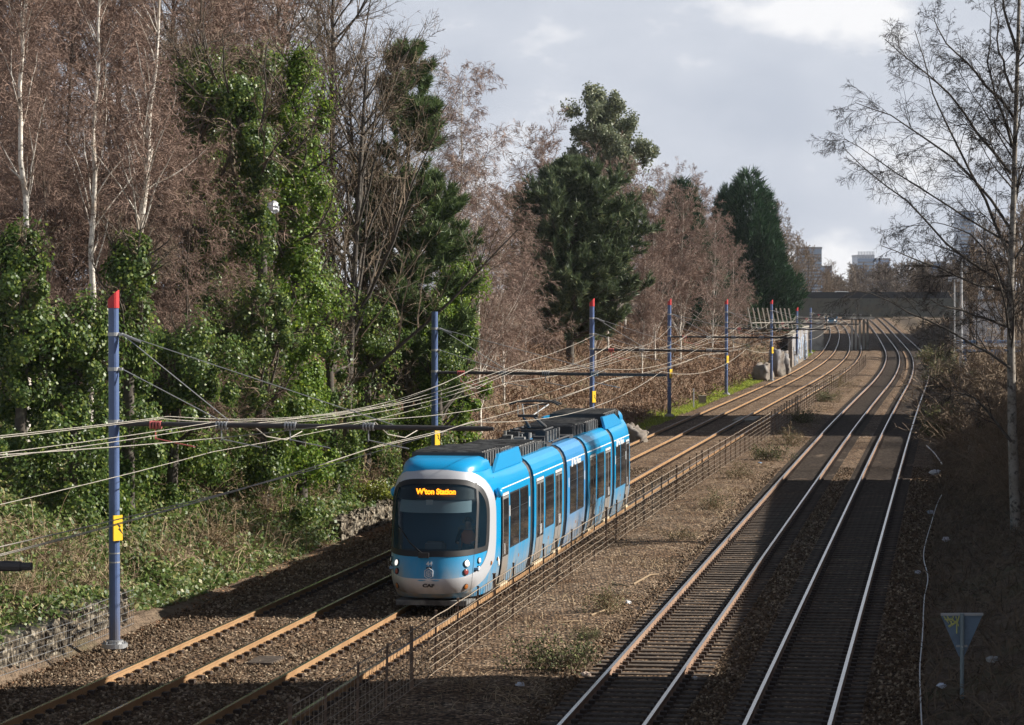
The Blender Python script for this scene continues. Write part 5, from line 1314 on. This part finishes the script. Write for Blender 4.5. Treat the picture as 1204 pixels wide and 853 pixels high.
def graffiti_wall():
    y0, y1 = 296, 337; a = Vector(gp(1.85, y0, -.3)); b = Vector(gp(1.75, y1, -.3)); L = (b - a).length; rz = math.atan2(b.y - a.y, b.x - a.x)
    root = thing('retaining_wall', 'concrete retaining wall with pale blue graffiti before the overbridge', 'wall', a, rz)
    mb = MB(); mb.prism([(0, 0), (L, 0), (L, 3.7), (L * .55, 3.8), (0, 3.3)], 0, .45, 0); mb.build('wall', [M['cwall']], root)
    mb = MB(); mb.prism([(-.1, 3.3), (L * .55, 3.8), (L * .55, 3.98), (-.1, 3.48)], -.10, .55, 0); mb.prism([(L * .55, 3.8), (L, 3.7), (L, 3.88), (L * .55, 3.98)], -.10, .55, 0); mb.build('coping', [M['concrete']], root)
    g = MB(); rnd = random.Random(4)
    for k in range(26):
        x = rnd.uniform(2, L - 6); z = rnd.uniform(.4, 2.5); P = [(x, -.02, z)]
        for q in range(5): P.append((P[-1][0] + rnd.uniform(-.2, 1.6), -.02, max(.2, min(3, P[-1][2] + rnd.uniform(-1.0, 1.0)))))
        g.tube(P, .05, 4)
    g.build('graffiti', [mat('pale_blue_spray', (.30, .36, .45), .7)], root)
graffiti_wall()
M['slat'] = mat('weathered_slat', (.22, .20, .17), .9)
def palisade():
    root = thing('slatted_fence', 'leaning grey slatted concrete fence above the brown bank before the overbridge', 'fence', (0, 0, 0))
    rail = MB(); A = Vector((at(884, 266), 266, 0)); B = Vector((at(936, 300), 300, 0))
    for k in range(11):
        f = k / 10; p = A.lerp(B, f); z = 4.2 - .3 * f
        mb = MB(); mb.box((0, 0, .9), (.12, .12, 2.1)); o = mb.build('slat', [M['slat']], root); o.location = (p.x, p.y, z); o.rotation_euler = (0, R_(-14), R_(30))
    for h in (.5,): rail.tube([A + Vector((0, .12, 4.2 + h)), B + Vector((0, .12, 3.9 + h))], .05, 6)
    rail.build('rail', [M['slat']], root)
palisade()
# a pale cover slab beside the track in the shadow band, a cable cover between the rails
o = slab('cover_slab', 'pale grey cover slab by the tram track inside the shadow band', 'slab', ((at(882, 178) - .2, 178, -.17), (0, 0, R_(-9)), (1.3, 5.5, .09)), bevel=.02)
mb = MB()
for k in range(7): mb.box((0, -.5 + k * .17, .03), (.55, .13, .05))
o = mb.build('drain_cover', [M['sleeper']]); o.location = (float(T(1, 62.2)) + 1.55, 62.2, -.17); o.rotation_euler = (0, 0, R_(-9)); tag(o, 'slotted brown cover lying between the two tram tracks', 'cover')
mb = MB(); mb.box((0, 0, .35), (.5, .4, .7)); mb.box((0, 0, .72), (.56, .46, .05)); o = mb.build('marker_post', [M['concrete']]); o.location = (at(826, 203), 203, gz(at(826, 203), 203) + .02); tag(o, 'small grey marker stone on the brown bank', 'post')
mb = MB(); mb.tube([(0, 0, 0), (0, 0, 1.5)], .05, 8); o = mb.build('marker_post', [M['galv']]); o.location = (at(826, 196) - .6, 196, gz(at(826, 196) - .6, 196)); tag(o, 'thin grey post standing on the brown bank between two blue poles', 'post')

# ------------------------------------------------------------------ overbridge
M['girder'] = mat('bridge_girder_paint', (.15, .16, .14), .7, noise=[(.35, (.18, .16, .12), .45, .7), (2, (.10, .105, .095), .5, .7)])
M['parapet'] = mat('bridge_parapet', (.05, .055, .06), .7)
M['pier'] = mat('bridge_pier_concrete', (.44, .42, .38), .9, noise=[(.6, (.2, .19, .17), .45, .7)])
def bridge():
    Y = 378; x0, x1 = at(944, Y), at(1160, Y); L = x1 - x0
    root = thing('overbridge', 'dark girder road bridge crossing all the tracks', 'bridge', (x0, Y, 0), R_(-3))
    mb = MB(); mb.box((L / 2 - 6, 5, 5.5), (L + 40, 10, .6)); mb.build('deck', [M['pier']], root)
    for y, nm in ((0, 'girder'), (10, 'girder')):
        mb = MB(); mb.box((L / 2, y, 5.4), (L + 4, .5, 2.2)); mb.box((L / 2, y, 4.28), (L + 4, .9, .12)); mb.box((L / 2, y, 6.52), (L + 4, .9, .14))
        for k in range(60): mb.box((-1.5 + (L + 3) * k / 59, y - .27 if y == 0 else y + .27, 5.4), (.1, .14, 2.1))
        mb.build(nm, [M['girder']], root)
        mb = MB(); mb.box((L / 2 - 6, y - .1, 6.95), (L + 34, .18, .72)); mb.box((L / 2 - 6, y - .1, 7.34), (L + 34, .3, .1)); mb.build('parapet', [M['parapet']], root)
    for xx, w in ((1.2, 3.0), (L - 1.5, 5.0)):
        mb = MB(); mb.box((xx, 5, 1.8), (w, 9.2, 4.9)); mb.build('abutment', [M['pier']], root)
    xm = at(1007, Y) - x0
    for k in range(5):
        mb = MB(); mb.box((xm + k * .66 - .6, .4 + 2.2 * k, 1.75), (.26, .26, 4.3)); mb.build('pier', [M['pier']], root)
    mb = MB(); mb.box((xm + .5, 5, 4.0), (3.6, 11, .3)); mb.build('pier_cap', [M['pier']], root)
    for f in (.42, .78):
        mb = MB(); mb.box((L * f, 5, 4.2), (3.4, 9, .28)); mb.build('bearing_beam', [M['pier']], root)
bridge()
def car(label, px, Y, z, col, rz):
    root = thing('car', label, 'car', (at(px, Y), Y, z), rz)
    mb = MB(); prof = [(-2.1, .35), (2.1, .35), (2.1, .85), (1.2, .95), (.6, 1.42), (-.9, 1.45), (-1.75, 1.0), (-2.1, .95)]
    mb.prism(prof, -.85, .85); mb.build('body', [mat('car_paint', col, .25)], root, bevel=.06)
    mb = MB(); mb.prism([(1.08, .98), (.56, 1.36), (-.84, 1.38), (-1.5, 1.02)], -.86, .86); mb.build('window', [M['window']], root)
    for xx in (-1.3, 1.3):
        for s in (-1, 1):
            mb = MB(); mb.tube([(xx, s * .66, .32), (xx, s * .88, .32)], .32, 14); mb.build('wheel', [M['dark']], root)
car('white car crossing the overbridge, only its roof above the parapet', 991, 383, 6.05, (.8, .8, .8), R_(-3))
# far tram under the bridge
def far_tram():
    Y = 640; root = thing('far_tram', 'tiny pale blue tram approaching far beyond the overbridge', 'tram', (float(T(1, Y)) , Y, 0), -math.atan(float(dT(1, Y))))
    mb = MB(); pr = [(-1.2, .3), (1.2, .3), (1.32, 1.1), (1.32, 2.6), (1.1, 3.25), (-1.1, 3.25), (-1.32, 2.6), (-1.32, 1.1)]; mb.prism(pr, 0, 30); mb.build('body', [M['blue']], root, bevel=.12)
    mb = MB(); mb.prism([(-1.1, 1.4), (1.1, 1.4), (1.0, 3.0), (-1.0, 3.0)], -.05, .02); mb.build('windscreen', [M['window']], root)
    for s in (-1, 1): mb = MB(); mb.tube([(s * .8, -.08, 1.0), (s * .8, .05, 1.0)], .2, 12); mb.build('headlight', [M['lamp_on']], root)
    mb = MB(); mb.box((0, 8, 3.5), (1.8, 10, .5)); mb.build('roof_unit', [M['roofdark']], root)
far_tram()

# ------------------------------------------------------------------ shady side
M['panel'] = mat('concrete_panel', (.27, .26, .24), .9, noise=[(.8, (.15, .15, .12), .45, .7)])
def panel_wall():
    root = thing('panel_wall', 'grey concrete panel wall along the shady side of the railway', 'wall', (0, 0, 0))
    for k in range(26):
        y = 139 + k * 4.0; x = float(T(4, y)) + 3.9 + .3 * math.sin(k * .7); x2 = float(T(4, y + 4)) + 3.9 + .3 * math.sin((k + 1) * .7); rz = math.atan2(4, x2 - x)
        mb = MB(); mb.box((0, 0, .95), (4.05, .10, 1.9)); o = mb.build('panel', [M['panel']], root); o.location = ((x + x2) / 2, y + 2, .0 + .1 * (k % 3)); o.rotation_euler = (R_((k * 37) % 7 - 3), 0, rz)
        mb = MB(); mb.box((0, 0, 1.05), (.2, .2, 2.3)); o = mb.build('post', [M['concrete']], root); o.location = (x, y, 0); 
panel_wall()
def bag(label, px, py, Y, s, col, name='plastic_bag', seed=0, z=None, zs=1.3, jit=.3):
    rng = np.random.default_rng(seed); mb = MB(); P = []
    for i in range(9):
        th = math.pi * (.03 + .94 * i / 8); P.append([(s * math.sin(th) * math.cos(j * .5236) * rng.uniform(.85 - jit, .9 + jit), s * math.sin(th) * math.sin(j * .5236) * rng.uniform(.85 - jit, .9 + jit), s * zs * math.cos(th) + rng.uniform(-.2, .2) * s) for j in range(12)])
    mb.grid(P, closed=True); o = mb.build(name, [mat('bag_plastic', col, .4)]); o.location = (at(px, Y), Y, z if z is not None else CAM_H - (py - 340) * Y / FPX); return tag(o, label, 'litter')
bag('black plastic bag caught on the concrete panel wall', 1140, 505, 142, .45, (.012, .012, .014), seed=1)
bag('white plastic bag snagged in the branches of the ivy trees', 322, 244, 92, .15, (.85, .85, .85), seed=2, jit=.75)
def sign():
    Y = 57.5; x = at(1132, Y); z0 = gz(x, Y) + .05
    root = thing('triangular_sign', 'back of a grey triangular sign on a post, point down, yellow graffiti on it', 'sign', (x, Y, z0), R_(3)); top = CAM_H - (722 - 340) * Y / FPX - z0
    w, h = .42, .86; c = .03
    mb = MB(); mb.prism([(-w, top), (w, top), (w, top - .03), (.05, top - h), (-.05, top - h), (-w, top - .03)], -.012, .012); pl = mb.build('plate', [mat('sign_back_grey', (.15, .22, .30), .6, noise=[(3, (.11, .155, .21), .45, .65)])], root)
    mb = MB(); mb.box((0, -.03, top - .02), (.84, .06, .05)); mb.box((0, -.025, top - .65), (.22, .04, .04)); mb.build('rim_brace', [M['galv']], pl)
    mb = MB(); mb.tube([(0, -.06, -.3), (0, -.06, top)], .042, 12); mb.build('post', [mat('sign_post', (.22, .28, .30), .6, noise=[(5, (.5, .5, .5), .62, .68)])], root)
    g = MB(); rnd = random.Random(8)
    for s in ([(-.36, .80), (-.26, .66), (-.30, .82), (-.18, .62)], [(-.30, .70), (-.16, .82), (-.24, .58), (-.08, .70), (-.05, .82)], [(-.20, .76), (-.06, .60), (-.12, .80)], [(-.10, .68), (-.10, .46)], [(-.34, .74), (-.2, .74), (-.06, .62)], [(-.27, .6), (-.15, .67), (-.06, .75)]):
        g.tube([(a, -.016, top - .86 + b) for a, b in s], .014, 5)
    g.build('graffiti', [mat('yellow_green_spray', (.55, .56, .20), .6)], pl)
sign()
def smooth(P, n=8):
    P = [Vector(q) for q in P]; out = []
    for i in range(len(P) - 1):
        a, b, c, d = P[max(i - 1, 0)], P[i], P[i + 1], P[min(i + 2, len(P) - 1)]
        for k in range(n):
            t = k / n; out.append(.5 * ((2 * b) + (c - a) * t + (2 * a - 5 * b + 4 * c - d) * t * t + (3 * b - a - 3 * c + d) * t ** 3) )
    return out + [P[-1]]
mb = MB(); pts = []
for px, py in [(1086, 880), (1084, 840), (1083, 800), (1086, 760), (1088, 715), (1092, 690), (1087, 660), (1097, 620), (1103, 600), (1108, 590)]:
    Y = FPX * 8.0 / (py - 340); pts.append((at(px, Y), Y, max(-.12, gz(at(px, Y), Y) + .42)))
mb.tube(smooth(pts), .014, 6); tag(mb.build('cable', [M['white']]), 'loose white cable snaking along the ballast on the shady side', 'cable')
mb = MB(); pts = []
for px, py in [(1090, 530), (1100, 540), (1108, 552)]:
    Y = FPX * 8.0 / (py - 340); pts.append((at(px, Y), Y, max(-.12, gz(at(px, Y), Y) + .42)))
mb.tube(pts, .03, 6); tag(mb.build('cable', [M['white']]), 'short stray end of white cable beyond the litter', 'cable')
for k, (px, py, s, c, l) in enumerate([(1100, 562, .30, (.6, .62, .68), 'pale rag lying past the top of the white cable'), (1095, 610, .16, (.45, .45, .5), 'grey scrap beside the white cable'), (1113, 643, .17, (.45, .42, .45), 'pinkish scrap in the dark scrub right of the white cable'), (1080, 683, .12, (.5, .5, .55), 'grey scrap on the ballast left of the white cable'),
                     (1109, 821, .13, (.6, .65, .75), 'blue white scrap between the white cable and the sign post'), (1168, 794, .16, (.35, .36, .36), 'grey scrap right of the sign post'), (738, 712, .13, (.85, .85, .85), 'white scrap beside the dry weed clump'), (689, 798, .13, (.75, .6, .5), 'orange and white scrap by the shaded rail'),
                     (612, 811, .14, (.6, .62, .66), 'crumpled pale scrap in the foreground shadow'), (818, 802, .08, (.5, .5, .5), 'tiny scrap between the two railway tracks in shadow'), (893, 547, .15, (.3, .45, .65), 'blue scrap near the scrub clump past the tram')]):
    Y = FPX * 7.98 / (py - 340); x = at(px, Y); z = -.12 if px < 1000 else gz(x, Y) + .42
    bag(l, px, py, Y, s * .8, c, 'litter_scrap', 20 + k, z, .45)
for k, (pts, l) in enumerate([([(695, 727), (712, 722), (727, 716), (737, 711)], 'long pale dead branch on the ballast below the white scrap'), ([(655, 736), (675, 735), (684, 734)], 'short pale stick between fence and weed clump'), ([(745, 690), (765, 680), (775, 678)], 'pale stick left of the railway track'), ([(720, 690), (732, 692), (740, 693)], 'broken stick behind the dry weed clump')]):
    mb = MB(); P = []
    for px, py in pts:
        Y = FPX * 7.95 / (py - 340); P.append((at(px, Y), Y, -.1 + .03 * (len(P) % 2)))
    mb.tube(P, [.03, .025, .018, .01][:len(P)], 6); tag(mb.build('dead_branch', [M['dry']]), l, 'branch', 'dead branches on the ballast')
# lamp posts, white tower and blue framed structure
def lamp(px, Y, ytop, label, head, r=.09):
    x = at(px, Y); g = gz(x, Y); H = CAM_H - (ytop - 340) * Y / FPX - g
    root = thing('lamp_post', label, 'lamp post', (x, Y, g)); mb = MB(); mb.tube([(0, 0, 0), (0, 0, H * .3), (0, 0, H)], [r * 1.4, r * 1.2, r * .8], 10); mb.build('post', [M['galv']], root)
    mb = MB()
    if head: mb.box((-.5, 0, H + .05), (1.4, .35, .16), 0); mb.tube([(-.0, 0, H - .6), (0, 0, H + .05)], .06, 8)
    else: mb.box((0, 0, H), (.9, .3, .3), 0); mb.box((-.45, 0, H - .15), (.35, .4, .45), 0); mb.box((.45, 0, H - .15), (.35, .4, .45), 0)
    mb.build('lamp_head', [M['galv']], root)
lamp(1130, 232, 305, 'taller bright grey lamp post beyond the shady side shrubs', True, .12)
lamp(1122, 300, 327, 'shorter lamp post with twin floodlights, left of the taller one', False)
M['clad'] = mat('white_cladding', (.66, .69, .74), .5, noise=[(.4, (.55, .58, .62), .45, .7)])
M['steelblue'] = mat('blue_steel', (.12, .23, .42), .5)
def tower():
    Y = 335; x0 = at(1150, Y); root = thing('clad_tower', 'white clad plant tower behind the shady birch', 'building', (x0, Y, 0), R_(6))
    mb = MB(); mb.box((2.0, 3, 3.2), (4.4, 6, 6.4)); mb.build('wall', [M['clad']], root)
    mb = MB(); mb.box((2.0, 3, 6.5), (4.7, 6.3, .25)); mb.build('roof', [M['roofgrey']], root)
    for k in range(2): mb = MB(); mb.tube([(.9 + k * 1.1, 2, 6.5), (.9 + k * 1.1, 2, 8.2)], .4, 14); mb.build('vent_stack', [M['clad']], root)
    mb = MB()
    for k in range(7): mb.box((-.22 + k * .73, -.02, 3.2), (.05, .05, 6.3))
    mb.build('cladding_rib', [M['galv']], root)
tower()
def gantry():
    Y = 262; x0 = at(1130, Y); root = thing('pipe_gantry', 'blue and white steel gantry below the white clad tower', 'gantry', (x0, Y, 0), R_(8))
    for z, m in ((2.75, 'clad'), (2.25, 'steelblue'), (3.05, 'steelblue')): mb = MB(); mb.box((4, 0, z), (8.6, .9, .26)); mb.build('beam', [M[m]], root)
    for xx in (.3, 3.2, 6.0, 8.0): mb = MB(); mb.box((xx, 0, 1.1), (.28, .5, 2.6)); mb.build('leg', [M['steelblue']], root)
    mb = MB(); mb.box((3.6, .6, 1.0), (1.2, .6, 2.2)); mb.build('cabinet', [M['clad']], root)
gantry()

# ------------------------------------------------------------------ buildings
M['brick'] = mat('brown_brick', (.22, .12, .085), .9, noise=[(.5, (.16, .09, .07), .4, .7)])
M['slate'] = mat('sheet_roof', (.16, .16, .17), .7)
def block(name, label, x0, x1, y0, y1, h, rz, wallm, storeys, bays, pitched=False, face='west'):
    root = thing(name, label, 'building', (x0, y0, -.4), rz); w, d = x1 - x0, y1 - y0
    mb = MB(); mb.box((w / 2, d / 2, h / 2), (w, d, h)); wl = mb.build('wall', [M[wallm]], root)
    mb = MB()
    if pitched: mb.prism([(-.3, h), (w + .3, h), (w / 2, h + 1.0)], -.2, d + .2)
    else: mb.box((w / 2, d / 2, h + .12), (w + .3, d + .3, .3))
    mb.build('roof', [M['slate']], root)
    for s in range(storeys):
        z = h * (s + .55) / storeys
        for k in range(bays):
            y = d * (k + .5) / bays
            f = MB(); f.box((-.02, y, z), (.10, 1.5, h / storeys * .5)); fr = f.build('window', [M['white']], root)
            f = MB(); f.box((-.06, y, z), (.06, 1.34, h / storeys * .5 - .14)); f.build('pane', [M['window']], fr)
    return root
block('shade_warehouse', 'unseen long low brick building, added out of frame to shade the nearer railway track', 20.0, 34, 61.8, 123.5, 9.4, -math.atan(.109), 'brick', 2, 12)  # assumed building, added to throw the right-hand shade on the track
block('shade_garage_row', 'unseen row of low brick garages, added out of frame to shade the scrub', 28.2, 40, 124.2, 161.2, 7.2, -math.atan(.15), 'brick', 1, 8)  # assumed garages, put here to carry the shade farther along
block('shade_depot', 'unseen tall brick depot, added past the overbridge to shade the far railway tracks', 77.0, 95, 396, 530, 32, -math.atan(.176), 'brick', 5, 16)  # assumed mass, added and made tall to darken the tracks beyond the bridge
block('shade_apartment_block', 'unseen tall brick block, added out of frame to shade the foreground', 20.2, 40, 16, 62.0, 20.6, 0, 'brick', 6, 9)  # assumed block, added so its shadow covers the near tracks
block('shade_workshop', 'unseen tall brick building, added to shade all the tracks past the tram', 34.5, 50, 161.7, 186.5, 17.5, 0, 'brick', 4, 5)  # assumed building, placed to cast the dark band over the tracks

M['tower1'] = mat('far_tower_cladding', (.16, .25, .38), .5, noise=[(.02, (.13, .2, .31), .4, .6)])
M['tower2'] = mat('far_tower_glass', (.13, .23, .40), .3)
def far_block(name, label, px0, px1, Y, ytop, m, depth=40, crown=None, rows=10):
    x0, x1 = at(px0, Y), at(px1, Y); H = CAM_H - (ytop - 340) * Y / FPX
    root = thing(name, label, 'building', (x0, Y, 0)); w = x1 - x0
    mb = MB(); mb.box((w / 2, depth / 2, H / 2), (w, depth, H)); mb.build('wall', [M[m]], root)
    mb = MB(); n = max(3, int(w / 4))
    for k in range(rows):
        z = 6 + (H - 9) * k / rows
        mb.box((w / 2, -.1, z + (H - 9) / rows * .35), (w * .94, .3, (H - 9) / rows * .5))
    o = mb.build('window_band', [M['window']], root)
    mb = MB(); mb.box((w / 2, depth / 2, H + .8), (w + .6, depth + .6, 1.6))
    if crown == 'fins':
        for k in range(11): mb.box((w * (k + .5) / 11, -.5, H + 1.5), (w / 26, 1.5, 6))
    mb.build('roof', [M['slate' if crown != 'fins' else 'clad']], root)
far_block('office_tower', 'broad grey blue office block on the skyline left of the far wood', 941, 966, 2300, 293, 'tower1', rows=12)
far_block('office_tower', 'low wing beside the broad grey blue office block', 966, 978, 2350, 315, 'tower1', rows=5)
far_block('office_tower', 'office block with a crown of white fins above the far wood', 1008, 1028, 2500, 302, 'tower2', crown='fins', rows=9)
far_block('office_tower', 'stepped block just right of the finned office block', 1030, 1046, 2550, 306, 'tower2', rows=8)
far_block('office_tower', 'tall slim glass tower seen through the shady birch', 1129, 1145, 2700, 250, 'tower2', rows=20)
far_block('office_tower', 'shorter pale tower right of the slim glass tower', 1147, 1156, 2700, 297, 'tower1', rows=12)
far_block('office_tower', 'low blue block at the end of the far wood, left of the slim glass tower', 1092, 1112, 2400, 310, 'tower2', rows=6)

# ------------------------------------------------------------------ air
def haze():
    mb = MB(); mb.box((0, 1430, 53), (1800, 3100, 116)); m = bpy.data.materials.new('haze'); m.use_nodes = True; t = m.node_tree; t.nodes.clear()
    out = N(t, 'ShaderNodeOutputMaterial'); v = N(t, 'ShaderNodeVolumePrincipled'); v.inputs['Density'].default_value = HAZE; v.inputs['Color'].default_value = (.82, .88, 1.0, 1); v.inputs['Anisotropy'].default_value = .2
    t.links.new(v.outputs[0], out.inputs['Volume']); o = mb.build('haze', [m]); tag(o, kind='stuff')
HAZE = .00007
haze()
